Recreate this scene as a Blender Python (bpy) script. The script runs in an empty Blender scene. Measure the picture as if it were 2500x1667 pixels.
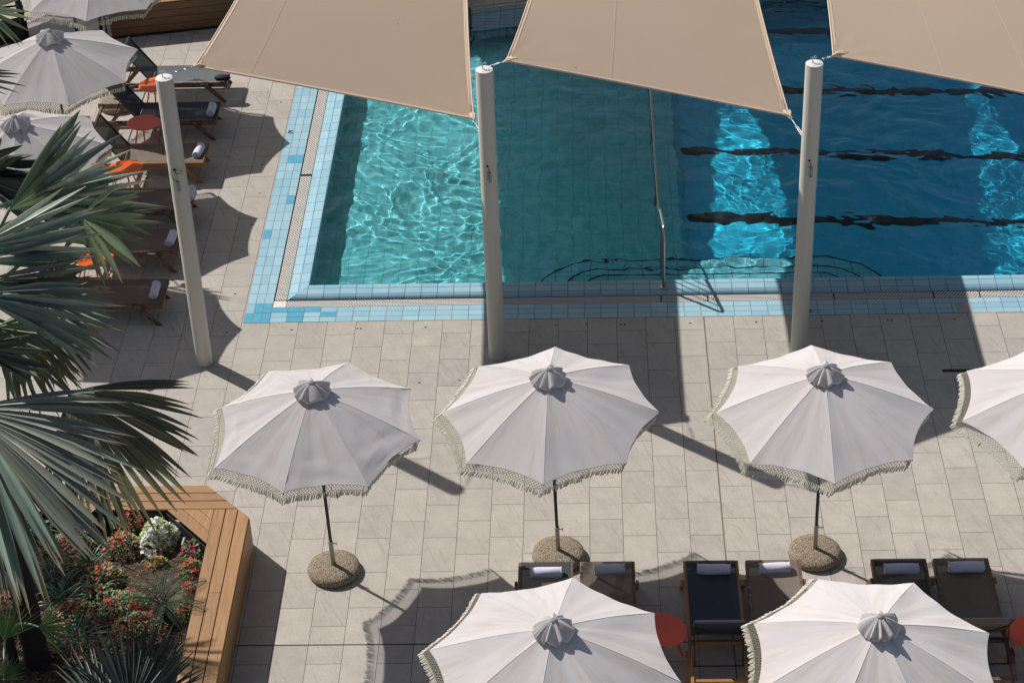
import bpy, bmesh, math, random
import numpy as np
from mathutils import Vector, Matrix, Euler

rnd = random.Random(7)
sc = bpy.context.scene
COL = sc.collection
R = math.radians

# ------------------------------------------------------------------ camera
CAM = Vector((0, 0, 16.2))
YAW, PITCH, ROLL, FPX = R(-2.636), R(34.852), R(-2.288), 5119.65      # focal length in pixels of a 2500 wide frame
fwd = Vector((math.sin(YAW) * math.cos(PITCH), math.cos(YAW) * math.cos(PITCH), -math.sin(PITCH)))
r0 = Vector((math.cos(YAW), -math.sin(YAW), 0)); u0 = r0.cross(fwd)
rgt = r0 * math.cos(ROLL) + u0 * math.sin(ROLL)
upv = -r0 * math.sin(ROLL) + u0 * math.cos(ROLL)
cd = bpy.data.cameras.new('camera'); cam = bpy.data.objects.new('camera', cd); COL.objects.link(cam)
cam.matrix_world = Matrix(((rgt.x, upv.x, -fwd.x, CAM.x), (rgt.y, upv.y, -fwd.y, CAM.y), (rgt.z, upv.z, -fwd.z, CAM.z), (0, 0, 0, 1)))
cd.sensor_fit = 'HORIZONTAL'; cd.sensor_width = 36; cd.lens = FPX / 2500 * 36
cd.clip_start = 0.5; cd.clip_end = 400
sc.camera = cam

# ------------------------------------------------------------------ sky, sun, exposure
SUN = Vector((-0.5656, 0.44665, 0.69325)).normalized()
w = bpy.data.worlds.new('World'); sc.world = w; w.use_nodes = True
nt = w.node_tree; bg = nt.nodes['Background']
sky = nt.nodes.new('ShaderNodeTexSky'); sky.sky_type = 'NISHITA'; sky.sun_disc = False
sky.sun_elevation = math.asin(SUN.z); sky.sun_rotation = math.atan2(SUN.x, SUN.y); sky.dust_density = 2.2; sky.ozone_density = .6
nt.links.new(sky.outputs[0], bg.inputs[0]); bg.inputs[1].default_value = 0.056
sl = bpy.data.lights.new('sun', 'SUN'); so = bpy.data.objects.new('sun', sl); COL.objects.link(so)
sl.energy = 4.8; sl.angle = R(0.5); sl.color = (1.0, 0.955, 0.89)
so.rotation_euler = SUN.to_track_quat('Z', 'Y').to_euler()
sl.cycles.is_caustics_light = True
sc.view_settings.view_transform = 'Standard'; sc.view_settings.look = 'None'
sc.view_settings.exposure = 0.04; sc.view_settings.gamma = 1.0
sc.cycles.use_denoising = True
try: sc.cycles.denoiser = 'OPENIMAGEDENOISE'
except Exception: pass
sc.cycles.max_bounces = 10; sc.cycles.transparent_max_bounces = 12; sc.cycles.sample_clamp_indirect = 6.0

# ------------------------------------------------------------------ small helpers
def ray(x, y):
    return fwd + rgt * ((x - 1250) / FPX) - upv * ((y - 833.5) / FPX)
def at(x, y, z=0.0):                       # the point of height z that the photograph shows at pixel (x, y)
    d = ray(x, y); return CAM + d * ((z - CAM.z) / d.z)

class MB:
    def __init__(s): s.v = []; s.f = []; s.m = []; s.sm = []; s.col = None
    def add(s, vs, fs, mi=0, smooth=False):
        o = len(s.v); s.v += [tuple(p) for p in vs]
        for f in fs: s.f.append([i + o for i in f]); s.m.append(mi); s.sm.append(smooth)
        return o
    def box(s, c, d, M=None, mi=0):
        vs = [Vector((c[0] + sx * d[0] / 2, c[1] + sy * d[1] / 2, c[2] + sz * d[2] / 2)) for sz in (-1, 1) for sy in (-1, 1) for sx in (-1, 1)]
        if M is not None: vs = [M @ p for p in vs]
        s.add(vs, [(0, 2, 3, 1), (4, 5, 7, 6), (0, 1, 5, 4), (2, 6, 7, 3), (0, 4, 6, 2), (1, 3, 7, 5)], mi)
    def beam(s, a, b, wd, ht, up=(0, 0, 1), mi=0):
        a = Vector(a); b = Vector(b); x = (b - a); L = x.length; x.normalize()
        y = Vector(up).cross(x).normalized(); z = x.cross(y)
        M = Matrix(((x.x, y.x, z.x, 0), (x.y, y.y, z.y, 0), (x.z, y.z, z.z, 0), (0, 0, 0, 1))); M.translation = (a + b) / 2
        s.box((0, 0, 0), (L, wd, ht), M, mi)
    def tube(s, pts, rad, n=8, mi=0, caps=True, smooth=True):
        pts = [Vector(p) for p in pts]; rr = rad if isinstance(rad, (list, tuple)) else [rad] * len(pts)
        ref = None; rings = []
        for i, p in enumerate(pts):
            t = (pts[min(i + 1, len(pts) - 1)] - pts[max(i - 1, 0)]).normalized()
            if ref is None:
                ref = Vector((0, 0, 1)) if abs(t.z) < .9 else Vector((1, 0, 0))
            y = t.cross(ref).normalized(); z = y.cross(t); ref = z
            rings.append([p + (y * math.cos(2 * math.pi * k / n) + z * math.sin(2 * math.pi * k / n)) * rr[i] for k in range(n)])
        vs = [q for r_ in rings for q in r_]
        fs = [(i * n + k, i * n + (k + 1) % n, (i + 1) * n + (k + 1) % n, (i + 1) * n + k) for i in range(len(pts) - 1) for k in range(n)]
        s.add(vs, fs, mi, smooth)
        if caps:
            s.add(rings[0], [tuple(range(n))], mi); s.add(rings[-1], [tuple(range(n - 1, -1, -1))], mi)
    def lathe(s, prof, n=32, mi=0, c=(0, 0, 0), smooth=True, M=None):
        vs = []
        for (r_, z) in prof:
            for k in range(n):
                a = 2 * math.pi * k / n; p = Vector((c[0] + r_ * math.cos(a), c[1] + r_ * math.sin(a), c[2] + z))
                vs.append(M @ p if M is not None else p)
        fs = [(i * n + k, i * n + (k + 1) % n, (i + 1) * n + (k + 1) % n, (i + 1) * n + k) for i in range(len(prof) - 1) for k in range(n)]
        s.add(vs, fs, mi, smooth)
    def prism(s, poly, z0, z1, mi=0):
        n = len(poly)
        vs = [(p[0], p[1], z0) for p in poly] + [(p[0], p[1], z1) for p in poly]
        s.add(vs, [tuple(range(n - 1, -1, -1)), tuple(range(n, 2 * n))] + [(i, (i + 1) % n, n + (i + 1) % n, n + i) for i in range(n)], mi)
    def grid(s, P, mi=0, smooth=True):     # P[i][j] points
        a, b = len(P), len(P[0])
        s.add([q for r_ in P for q in r_], [(i * b + j, i * b + j + 1, (i + 1) * b + j + 1, (i + 1) * b + j) for i in range(a - 1) for j in range(b - 1)], mi, smooth)
    def build(s, name, mats, parent=None, bevel=0):
        me = bpy.data.meshes.new(name)
        me.from_pydata(s.v, [], s.f)
        for m in (mats if isinstance(mats, (list, tuple)) else [mats]): me.materials.append(m)
        me.polygons.foreach_set('material_index', s.m); me.polygons.foreach_set('use_smooth', s.sm)
        if s.col:
            ca = me.color_attributes.new('tint', 'FLOAT_COLOR', 'POINT')
            ca.data.foreach_set('color', np.array([(c, c, c, 1.0) if not isinstance(c, tuple) else c for c in s.col], dtype=np.float32).ravel())
        me.validate(); me.update()
        o = bpy.data.objects.new(name, me); COL.objects.link(o)
        if parent: o.parent = parent
        if bevel:
            b = o.modifiers.new('bevel', 'BEVEL'); b.width = bevel; b.segments = 2; b.limit_method = 'ANGLE'
        return o

def tag(o, label=None, cat=None, group=None, kind=None):
    for k, v in (('label', label), ('category', cat), ('group', group), ('kind', kind)):
        if v: o[k] = v
    return o
def empty(name, loc=(0, 0, 0), label=None, cat=None, group=None, kind=None, rz=0):
    o = bpy.data.objects.new(name, None); COL.objects.link(o); o.location = loc; o.rotation_euler = (0, 0, rz); o.empty_display_size = .1
    return tag(o, label, cat, group, kind)
def copy_tree(o, parent=None):
    c = o.copy(); COL.objects.link(c)
    if parent: c.parent = parent
    for ch in [x for x in o.children]: copy_tree(ch, c)
    return c

# ------------------------------------------------------------------ materials
def mat(name): 
    m = bpy.data.materials.new(name); m.use_nodes = True
    return m, m.node_tree, m.node_tree.nodes['Principled BSDF']
def N(nt, t, **kw):
    n = nt.nodes.new(t)
    for k, v in kw.items(): setattr(n, k, v)
    return n
def ramp(nt, fac, stops):
    r_ = N(nt, 'ShaderNodeValToRGB'); e = r_.color_ramp.elements
    while len(e) < len(stops): e.new(.5)
    for i, (p, c) in enumerate(stops):
        e[i].position = p; e[i].color = (*c, 1) if len(c) == 3 else c
    nt.links.new(fac, r_.inputs[0]); return r_.outputs[0]
def mixc(nt, fac, a, b, mode='MIX'):
    n = N(nt, 'ShaderNodeMix', data_type='RGBA', blend_type=mode)
    for sck, v in ((n.inputs[0], fac), (n.inputs[6], a), (n.inputs[7], b)):
        if hasattr(v, 'is_linked') or hasattr(v, 'links'): nt.links.new(v, sck)
        elif isinstance(v, (int, float)): sck.default_value = v
        else: sck.default_value = (*v, 1) if len(v) == 3 else v
    return n.outputs[2]
def mapping(nt, src, scale=(1, 1, 1), rot=(0, 0, 0), loc=(0, 0, 0)):
    mp = N(nt, 'ShaderNodeMapping'); mp.inputs['Scale'].default_value = scale; mp.inputs['Rotation'].default_value = rot; mp.inputs['Location'].default_value = loc
    nt.links.new(src, mp.inputs[0]); return mp.outputs[0]
def noise(nt, vec, scale, detail=4, rough=.55, dist=0):
    n = N(nt, 'ShaderNodeTexNoise'); n.inputs['Scale'].default_value = scale; n.inputs['Detail'].default_value = detail
    n.inputs['Roughness'].default_value = rough; n.inputs['Distortion'].default_value = dist
    nt.links.new(vec, n.inputs['Vector']); return n.outputs['Fac']
def bump(nt, bsdf, h, strength=.3, dist=.01):
    b = N(nt, 'ShaderNodeBump'); b.inputs['Strength'].default_value = strength; b.inputs['Distance'].default_value = dist
    nt.links.new(h, b.inputs['Height']); nt.links.new(b.outputs[0], bsdf.inputs['Normal'])
def objc(nt): return N(nt, 'ShaderNodeTexCoord').outputs['Object']
def geop(nt): return N(nt, 'ShaderNodeNewGeometry').outputs['Position']
def simple(name, c, rough=.6, metal=0, var=.12, nscale=6, spec=.5):
    m, nt, b = mat(name)
    f = noise(nt, objc(nt), nscale)
    col = mixc(nt, f, tuple(x * (1 - var) for x in c), tuple(min(1, x * (1 + var)) for x in c))
    nt.links.new(col, b.inputs['Base Color']); b.inputs['Roughness'].default_value = rough; b.inputs['Metallic'].default_value = metal
    b.inputs['Specular IOR Level'].default_value = spec
    return m

def brick(nt, vec, wd, ht, off, c1, c2, cm, mortar, freq=2, bias=0):
    t = N(nt, 'ShaderNodeTexBrick'); t.offset = off; t.offset_frequency = freq; t.squash = 1
    for k, v in (('Scale', 1), ('Mortar Size', mortar), ('Mortar Smooth', .1), ('Bias', bias), ('Brick Width', wd), ('Row Height', ht)): t.inputs[k].default_value = v
    t.inputs['Color1'].default_value = (*c1, 1); t.inputs['Color2'].default_value = (*c2, 1); t.inputs['Mortar'].default_value = (*cm, 1)
    nt.links.new(vec, t.inputs['Vector']); return t
def swapxy(nt, vec):
    s_ = N(nt, 'ShaderNodeSeparateXYZ'); c = N(nt, 'ShaderNodeCombineXYZ'); nt.links.new(vec, s_.inputs[0])
    nt.links.new(s_.outputs[1], c.inputs[0]); nt.links.new(s_.outputs[0], c.inputs[1]); return c.outputs[0]

def make_deck():
    m, nt, b = mat('stone_paving')
    p = geop(nt)
    sw = swapxy(nt, p)
    v = mapping(nt, sw, loc=(-23.154 + 0.613 * 60, 4.417 + 0.3972 * 120, 0))
    t = brick(nt, v, .613, .3972, .5, (.0, .0, .0), (1, 1, 1), (.5, .5, .5), .0034)
    tile = N(nt, 'ShaderNodeSeparateColor'); nt.links.new(t.outputs['Color'], tile.inputs[0])
    # per-slab shift so the slate figure breaks at the joints
    sh = N(nt, 'ShaderNodeVectorMath', operation='ADD'); cmb = N(nt, 'ShaderNodeCombineXYZ')
    mul = N(nt, 'ShaderNodeMath', operation='MULTIPLY'); nt.links.new(tile.outputs[0], mul.inputs[0]); mul.inputs[1].default_value = 37
    nt.links.new(mul.outputs[0], cmb.inputs[0]); nt.links.new(mul.outputs[0], cmb.inputs[2]); nt.links.new(p, sh.inputs[0]); nt.links.new(cmb.outputs[0], sh.inputs[1])
    streak = noise(nt, mapping(nt, mapping(nt, sh.outputs[0], rot=(0, 0, R(66))), scale=(.8, 9, 1)), 1.6, 4, .6, .5)
    thr = N(nt, 'ShaderNodeMath', operation='MULTIPLY_ADD'); h2_ = N(nt, 'ShaderNodeMath', operation='FRACT'); m3 = N(nt, 'ShaderNodeMath', operation='MULTIPLY'); m3.inputs[1].default_value = 7.31
    nt.links.new(tile.outputs[0], m3.inputs[0]); nt.links.new(m3.outputs[0], h2_.inputs[0]); nt.links.new(h2_.outputs[0], thr.inputs[0]); thr.inputs[1].default_value = .14; nt.links.new(streak, thr.inputs[2])
    cloud = noise(nt, sh.outputs[0], 3.6, 7, .72)
    fine = noise(nt, p, 46, 3, .7)
    base = ramp(nt, cloud, [(.3, (.395, .36, .32)), (.5, (.505, .468, .42)), (.7, (.59, .55, .495))])
    base = mixc(nt, ramp(nt, thr.outputs[0], [(.415, (0, 0, 0)), (.445, (.8, .8, .8)), (.475, (0, 0, 0))]), base, (.30, .275, .245))
    base = mixc(nt, .30, base, mixc(nt, tile.outputs[0], (.38, .36, .345), (.64, .595, .53)))
    base = mixc(nt, ramp(nt, fine, [(.4, (0, 0, 0)), (.75, (.5, .5, .5))]), base, (.34, .30, .26))
    big = noise(nt, p, .35, 3, .5)
    base = mixc(nt, ramp(nt, big, [(.35, (0, 0, 0)), (.7, (.25, .25, .25))]), base, (.40, .36, .31))
    # dark grout
    base = mixc(nt, t.outputs['Fac'], base, (.095, .083, .072))
    nt.links.new(base, b.inputs['Base Color']); b.inputs['Roughness'].default_value = .72; b.inputs['Diffuse Roughness'].default_value = .35
    hgt = N(nt, 'ShaderNodeMath', operation='SUBTRACT'); nt.links.new(streak, hgt.inputs[0]); nt.links.new(t.outputs['Fac'], hgt.inputs[1])
    bump(nt, b, hgt.outputs[0], .28, .006)
    return m
M_DECK = make_deck()

def tile_mat(name, wd, ht, swap, loc, cs, grout, gro=.006, rough=.22, caust=False, wear=.3, mott=2.3):
    m, nt, b = mat(name); p = geop(nt)
    v = swapxy(nt, p) if swap else p
    v = mapping(nt, v, loc=loc)
    t = brick(nt, v, wd, ht, 0.0, cs[0], cs[1], grout, gro)
    col = mixc(nt, ramp(nt, noise(nt, p, mott, 5, .65), [(.4, (0, 0, 0)), (.66, (wear, wear, wear))]), t.outputs['Color'], cs[2])
    nt.links.new(col, b.inputs['Base Color']); b.inputs['Roughness'].default_value = rough
    inv = N(nt, 'ShaderNodeMath', operation='SUBTRACT'); inv.inputs[0].default_value = 1; nt.links.new(t.outputs['Fac'], inv.inputs[1])
    bump(nt, b, inv.outputs[0], .25, .003)
    return m
BLU1, BLU2, BLU3 = (.255, .47, .60), (.35, .55, .655), (.36, .50, .56)
GR = (.20, .19, .17)
M_TILE_L = tile_mat('border_tile_side', .244, .1215, True, (-23.757 + 61, 4.797 + 12.15, 0), (BLU1, BLU2, BLU3), GR, .0055)
M_TILE_N = tile_mat('border_tile_front', .2285, .123, False, (4.43 + 22.85, -23.772 + 12.3, 0), (BLU1, BLU2, BLU3), GR, .0055)
M_COPE_L = tile_mat('coping_tile_side', .244, .14, True, (-24.0 + 61, 4.245 + 14, 0), (BLU1, BLU2, BLU3), (.12, .2, .24), .006, .12)
M_COPE_N = tile_mat('coping_tile_front', .2285, .13, False, (4.43 + 22.85, -24.31 + 13, 0), (BLU1, BLU2, BLU3), (.12, .21, .26), .006, .12)
M_FLOOR_S = tile_mat('shallow_pool_tile', .25, .5, False, (10, 10, 0), ((.20, .59, .63), (.25, .65, .69), (.10, .43, .48)), (.07, .33, .36), .0055, .22, False, .9, mott=5.5)
M_FLOOR_D = tile_mat('deep_pool_tile', .25, .125, False, (10, 10, 0), ((.035, .52, .76), (.04, .56, .80), (.025, .45, .68)), (.025, .40, .60), .004, .22, False, .7, 4.0)
M_STEP = tile_mat('step_tile', .25, .125, False, (10, 10, 0), ((.17, .55, .66), (.22, .60, .71), (.15, .50, .6)), (.07, .2, .25), .006, .4)
M_BLACK = simple('black_line_tile', (.006, .007, .009), .4)
M_DKBLUE = simple('replacement_tile', (.10, .36, .52), .25, var=.18, nscale=9)
M_COVER = simple('cover_tile', (.42, .36, .33), .7)

def make_grate():
    m, nt, b = mat('gutter_grating'); p = geop(nt)
    def wv(sc_, rot):
        t = N(nt, 'ShaderNodeTexBrick'); return t
    t = brick(nt, p, .046, .031, .5, (.80, .78, .74), (.72, .70, .66), (.04, .04, .04), .0065)
    dirt = noise(nt, p, 5, 4, .6)
    col = mixc(nt, ramp(nt, dirt, [(.5, (0, 0, 0)), (.85, (.4, .4, .4))]), t.outputs['Color'], (.45, .40, .33))
    nt.links.new(col, b.inputs['Base Color']); b.inputs['Roughness'].default_value = .6
    return m
M_GRATE = make_grate()
M_GRATEFIX = simple('plain_gutter_slab', (.68, .63, .57), .6, nscale=9)

def make_water():
    m, nt, b = mat('pool_water'); nt.nodes.remove(b)
    g = N(nt, 'ShaderNodeBsdfGlass'); g.inputs['IOR'].default_value = 1.333; g.inputs['Roughness'].default_value = 0; g.inputs['Color'].default_value = (.86, .975, .985, 1)
    nt.links.new(g.outputs[0], nt.nodes['Material Output'].inputs[0]); return m
M_WATER = make_water()

def make_canvas(name, c, stain, weave=220, sheen=0.0, polar=True, trans=0.0):
    m, nt, b = mat(name); o = objc(nt)
    col = mixc(nt, noise(nt, o, 2.2, 4, .6), tuple(x * .93 for x in c), c)
    if polar:
        s_ = N(nt, 'ShaderNodeSeparateXYZ'); nt.links.new(o, s_.inputs[0])
        an = N(nt, 'ShaderNodeMath', operation='ARCTAN2'); nt.links.new(s_.outputs[1], an.inputs[0]); nt.links.new(s_.outputs[0], an.inputs[1])
        ln = N(nt, 'ShaderNodeVectorMath', operation='LENGTH'); nt.links.new(o, ln.inputs[0])
        cb = N(nt, 'ShaderNodeCombineXYZ'); nt.links.new(an.outputs[0], cb.inputs[0]); nt.links.new(ln.outputs['Value'], cb.inputs[1])
        oi = N(nt, 'ShaderNodeObjectInfo'); nt.links.new(oi.outputs['Random'], cb.inputs[2])
        st = noise(nt, mapping(nt, cb.outputs[0], scale=(7, 1.0, 9)), 1.6, 4, .6)
        col = mixc(nt, ramp(nt, st, [(.50, (0, 0, 0)), (.74, (.5, .5, .5))]), col, stain)
    spots = noise(nt, mapping(nt, o, loc=(3, 1, 0)), 9, 2, .5)
    col = mixc(nt, ramp(nt, spots, [(.765, (0, 0, 0)), (.80, (.55, .55, .55))]), col, tuple(x * .5 for x in stain))
    nt.links.new(col, b.inputs['Base Color']); b.inputs['Roughness'].default_value = .9; b.inputs['Specular IOR Level'].default_value = .15; b.inputs['Diffuse Roughness'].default_value = 1.0
    wv = noise(nt, o, weave, 1, .5)
    wr = noise(nt, o, 5, 3, .5)
    a = N(nt, 'ShaderNodeMath', operation='MULTIPLY_ADD'); nt.links.new(wr, a.inputs[0]); a.inputs[1].default_value = 4.0; nt.links.new(wv, a.inputs[2])
    bump(nt, b, a.outputs[0], .22, .006)
    return m
M_CANVAS = make_canvas('umbrella_canvas', (.80, .762, .76), (.64, .54, .43))
def make_fringe():
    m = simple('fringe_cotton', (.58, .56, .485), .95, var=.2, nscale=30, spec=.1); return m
M_CAPCLOTH = make_canvas('shaded_cap_canvas', (.66, .63, .625), (.5, .43, .35), polar=False)  # canopy canvas made greyer: shade on the steep cap put into the colour
M_FRINGE = make_fringe(); M_NET = simple('darkened_net_cotton', (.26, .25, .185), .95, var=.2, nscale=30, spec=.1)  # net strands darkened to stand for the shaded holes between them
def make_sail():
    m, nt, b = mat('sail_fabric'); p = geop(nt)
    wv = N(nt, 'ShaderNodeTexWave', wave_type='BANDS', bands_direction='X'); wv.inputs['Scale'].default_value = 9; wv.inputs['Distortion'].default_value = 2.5; wv.inputs['Detail'].default_value = 2
    nt.links.new(p, wv.inputs['Vector'])
    col = mixc(nt, wv.outputs['Fac'], (.68, .535, .41), (.70, .55, .423))
    col = mixc(nt, ramp(nt, noise(nt, p, .8, 4, .6), [(.35, (0, 0, 0)), (.75, (.5, .5, .5))]), col, (.64, .505, .39))
    v = N(nt, 'ShaderNodeTexVoronoi'); v.inputs['Scale'].default_value = 1.7; nt.links.new(p, v.inputs['Vector'])
    col = mixc(nt, ramp(nt, v.outputs['Distance'], [(.014, (.8, .8, .8)), (.024, (0, 0, 0))]), col, (.10, .075, .06))
    nt.links.new(col, b.inputs['Base Color']); b.inputs['Roughness'].default_value = .92; b.inputs['Specular IOR Level'].default_value = .1; b.inputs['Diffuse Roughness'].default_value = 1.0
    bump(nt, b, noise(nt, p, 160, 2, .6), .25, .004)
    return m
M_SAIL = make_sail()
M_HEM = simple('sail_hem', (.57, .445, .34), .9, nscale=12)
M_SEAM = simple('sail_seam', (.60, .47, .36), .9)
def make_pole():
    m, nt, b = mat('pole_paint'); o = objc(nt)
    col = mixc(nt, noise(nt, mapping(nt, o, scale=(14, 14, .5)), 1.5, 4, .6), (.46, .455, .40), (.56, .55, .50))
    col = mixc(nt, ramp(nt, noise(nt, mapping(nt, o, scale=(9, 9, 2)), 3, 4, .7), [(.66, (0, 0, 0)), (.72, (.7, .7, .7))]), col, (.30, .27, .21))
    nt.links.new(col, b.inputs['Base Color']); b.inputs['Roughness'].default_value = .42
    return m
M_POLE = make_pole()
M_CAP = simple('pole_cap_paint', (.66, .66, .65), .6, nscale=14)
M_STEEL = simple('galvanised_steel', (.45, .47, .49), .42, 1, .1, 20)
M_STEEL_SHADED = simple('shaded_steel_tube', (.42, .37, .33), .28, 1, .2, 8)  # steel browned: the sail's shade over the rail is put into its colour
M_DARKHOLE = simple('dark_hole', (.008, .008, .008), .9)
M_POLEDARK = simple('umbrella_pole_dark', (.035, .030, .028), .35, .3)
M_SLEEVE = simple('sleeve_metal', (.34, .33, .28), .45, .6, .25, 12)
def make_pebble():
    m, nt, b = mat('exposed_pebble'); o = objc(nt)
    v = N(nt, 'ShaderNodeTexVoronoi'); v.inputs['Scale'].default_value = 92; nt.links.new(o, v.inputs['Vector'])
    sp = N(nt, 'ShaderNodeSeparateColor'); nt.links.new(v.outputs['Color'], sp.inputs[0])
    col = ramp(nt, sp.outputs[0], [(0, (.13, .09, .055)), (.3, (.34, .25, .16)), (.6, (.46, .37, .26)), (.85, (.55, .48, .38)), (1, (.2, .17, .14))])
    col = mixc(nt, ramp(nt, v.outputs['Distance'], [(.35, (0, 0, 0)), (.65, (.85, .85, .85))]), col, (.12, .09, .06))
    nt.links.new(col, b.inputs['Base Color']); b.inputs['Roughness'].default_value = .7
    inv = N(nt, 'ShaderNodeMath', operation='SUBTRACT'); inv.inputs[0].default_value = 1; nt.links.new(v.outputs['Distance'], inv.inputs[1])
    bump(nt, b, inv.outputs[0], .8, .012); return m
M_PEBBLE = make_pebble()
def make_wood(name, c1, c2, axis='x', rough=.55, blotch=None):
    m, nt, b = mat(name); o = objc(nt)
    sc_ = {'x': (1.2, 26, 26), 'y': (26, 1.2, 26), 'z': (26, 26, 1.2)}[axis]
    oi = N(nt, 'ShaderNodeNewGeometry')
    gr = noise(nt, mapping(nt, o, scale=sc_), 2.2, 5, .65, .6)
    col = ramp(nt, gr, [(.28, c1), (.7, c2)])
    isl = oi.outputs['Random Per Island']
    col = mixc(nt, isl, mixc(nt, .25, col, tuple(x * .55 for x in c1)), mixc(nt, .15, col, tuple(min(1, x * 1.25) for x in c2)))
    if blotch:
        col = mixc(nt, ramp(nt, noise(nt, o, 14, 4, .7), [(.45, (0, 0, 0)), (.65, (.8, .8, .8))]), col, blotch)
    nt.links.new(col, b.inputs['Base Color']); b.inputs['Roughness'].default_value = rough
    bump(nt, b, gr, .2, .004); return m
M_PLANKX = make_wood('bench_plank_long', (.20, .098, .036), (.42, .228, .09), 'x')
M_PLANKY = make_wood('bench_plank_cross', (.20, .098, .036), (.42, .228, .09), 'y')
M_PLANKD = make_wood('wall_plank', (.10, .048, .018), (.22, .115, .05), 'x')
M_TEAK_OLD = make_wood('weathered_teak', (.07, .034, .022), (.17, .09, .06), 'x', .6, (.26, .16, .11))
M_TEAK_NEW = make_wood('new_teak', (.26, .115, .03), (.40, .19, .055), 'x', .5)
def make_sling(name, c, tr=.05):
    m, nt, b = mat(name); o = objc(nt)
    wv = N(nt, 'ShaderNodeTexWave', wave_type='BANDS', bands_direction='Y'); wv.inputs['Scale'].default_value = 26; wv.inputs['Distortion'].default_value = .4
    nt.links.new(o, wv.inputs['Vector'])
    col = mixc(nt, wv.outputs['Fac'], tuple(x * .85 for x in c), tuple(x * 1.1 for x in c))
    col = mixc(nt, ramp(nt, noise(nt, o, 3, 4, .6), [(.4, (0, 0, 0)), (.8, (.4, .4, .4))]), col, tuple(x * 1.5 + .01 for x in c))
    nt.links.new(col, b.inputs['Base Color']); b.inputs['Roughness'].default_value = .65; b.inputs['Specular IOR Level'].default_value = .3
    t = N(nt, 'ShaderNodeBsdfTransparent'); mx = N(nt, 'ShaderNodeMixShader'); mx.inputs[0].default_value = tr
    nt.links.new(b.outputs[0], mx.inputs[1]); nt.links.new(t.outputs[0], mx.inputs[2]); nt.links.new(mx.outputs[0], nt.nodes['Material Output'].inputs[0])
    return m
M_SL_CHAR = make_sling('charcoal_sling', (.040, .043, .047))
M_SL_NAVY = make_sling('navy_sling', (.022, .034, .060))
M_SL_TAUPE = make_sling('taupe_sling', (.150, .118, .095))
M_SL_GREY = make_sling('grey_sling', (.085, .10, .115))
M_FRAME = simple('back_frame_metal', (.055, .060, .068), .35, .5)
M_ROPE = simple('support_bar', (.02, .02, .022), .4, .4)
def make_towel():
    m, nt, b = mat('towel_cotton'); o = objc(nt)
    col = mixc(nt, noise(nt, o, 25, 3, .6), (.60, .59, .72), (.70, .69, .82))
    nt.links.new(col, b.inputs['Base Color']); b.inputs['Roughness'].default_value = 1; b.inputs['Specular IOR Level'].default_value = .05
    bump(nt, b, noise(nt, o, 140, 2, .6), .6, .006); return m
M_TOWEL = make_towel()
M_RED = simple('table_red_paint', (.82, .11, .055), .4, var=.05)
M_ORANGE = simple('table_orange_paint', (.85, .135, .012), .4, var=.05)
M_SIGN = simple('sign_board_white', (.66, .65, .66), .6, var=.05)
M_INK = simple('sign_ink', (.11, .02, .05), .6)
M_DARKPL = simple('black_plastic', (.010, .010, .012), .7, spec=.2)

def make_leaf(name, c1, c2, tip, rough=.42, spec=.5, trans=.12):
    m, nt, b = mat(name); o = objc(nt)
    col = mixc(nt, noise(nt, o, 5, 4, .6), c1, c2)
    a = N(nt, 'ShaderNodeAttribute'); a.attribute_name = 'tint'
    sp = N(nt, 'ShaderNodeSeparateColor'); nt.links.new(a.outputs['Color'], sp.inputs[0])
    var = N(nt, 'ShaderNodeMix', data_type='RGBA', blend_type='MULTIPLY'); var.inputs[0].default_value = 1
    nt.links.new(col, var.inputs[6]); k = ramp(nt, sp.outputs[1], [(0, (.50, .58, .60)), (1, (1.35, 1.28, 1.2))]); nt.links.new(k, var.inputs[7])
    col = mixc(nt, sp.outputs[0], var.outputs[2], tip)
    nt.links.new(col, b.inputs['Base Color']); b.inputs['Roughness'].default_value = rough; b.inputs['Specular IOR Level'].default_value = spec
    bump(nt, b, noise(nt, o, 60, 2, .5), .1, .004)
    tl = N(nt, 'ShaderNodeBsdfTranslucent'); nt.links.new(col, tl.inputs[0]); mx = N(nt, 'ShaderNodeMixShader'); mx.inputs[0].default_value = trans
    nt.links.new(b.outputs[0], mx.inputs[1]); nt.links.new(tl.outputs[0], mx.inputs[2]); nt.links.new(mx.outputs[0], nt.nodes['Material Output'].inputs[0])
    return m
TAN = (.34, .22, .09)
M_LEAF_BLUE = make_leaf('palm_leaf_blue', (.13, .225, .19), (.28, .38, .335), TAN, .30, 1.0)
M_LEAF_GREEN = make_leaf('palm_leaf_green', (.13, .21, .12), (.26, .34, .20), TAN, .4)
M_LEAF_OLIVE = make_leaf('palm_leaf_olive', (.12, .15, .085), (.27, .25, .15), (.25, .17, .07), .5, .35)
M_LEAF_MID = make_leaf('palm_leaf_mid', (.13, .165, .15), (.26, .285, .25), (.30, .23, .12), .42, .45)
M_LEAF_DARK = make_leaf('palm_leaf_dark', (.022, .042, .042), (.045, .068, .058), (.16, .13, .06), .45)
M_LEAF_BRIGHT = make_leaf('palm_leaf_bright', (.05, .13, .03), (.10, .21, .05), (.2, .22, .08), .45)
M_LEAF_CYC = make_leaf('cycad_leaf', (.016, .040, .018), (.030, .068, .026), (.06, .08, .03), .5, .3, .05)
M_LEAF_STRAP = make_leaf('strap_leaf', (.055, .15, .10), (.10, .23, .15), (.14, .2, .1), .4)
M_LEAF_SMALL = make_leaf('bedding_leaf', (.06, .15, .03), (.13, .26, .05), (.16, .26, .05), .5)
M_LEAF_LIME = make_leaf('lime_leaf', (.20, .30, .03), (.32, .42, .05), (.4, .5, .1), .5)
M_PETIOLE = make_leaf('petiole_green', (.16, .24, .15), (.26, .34, .24), TAN, .4)
M_TRUNK = simple('palm_trunk_bark', (.030, .023, .018), 1, var=.7, nscale=16)
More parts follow.
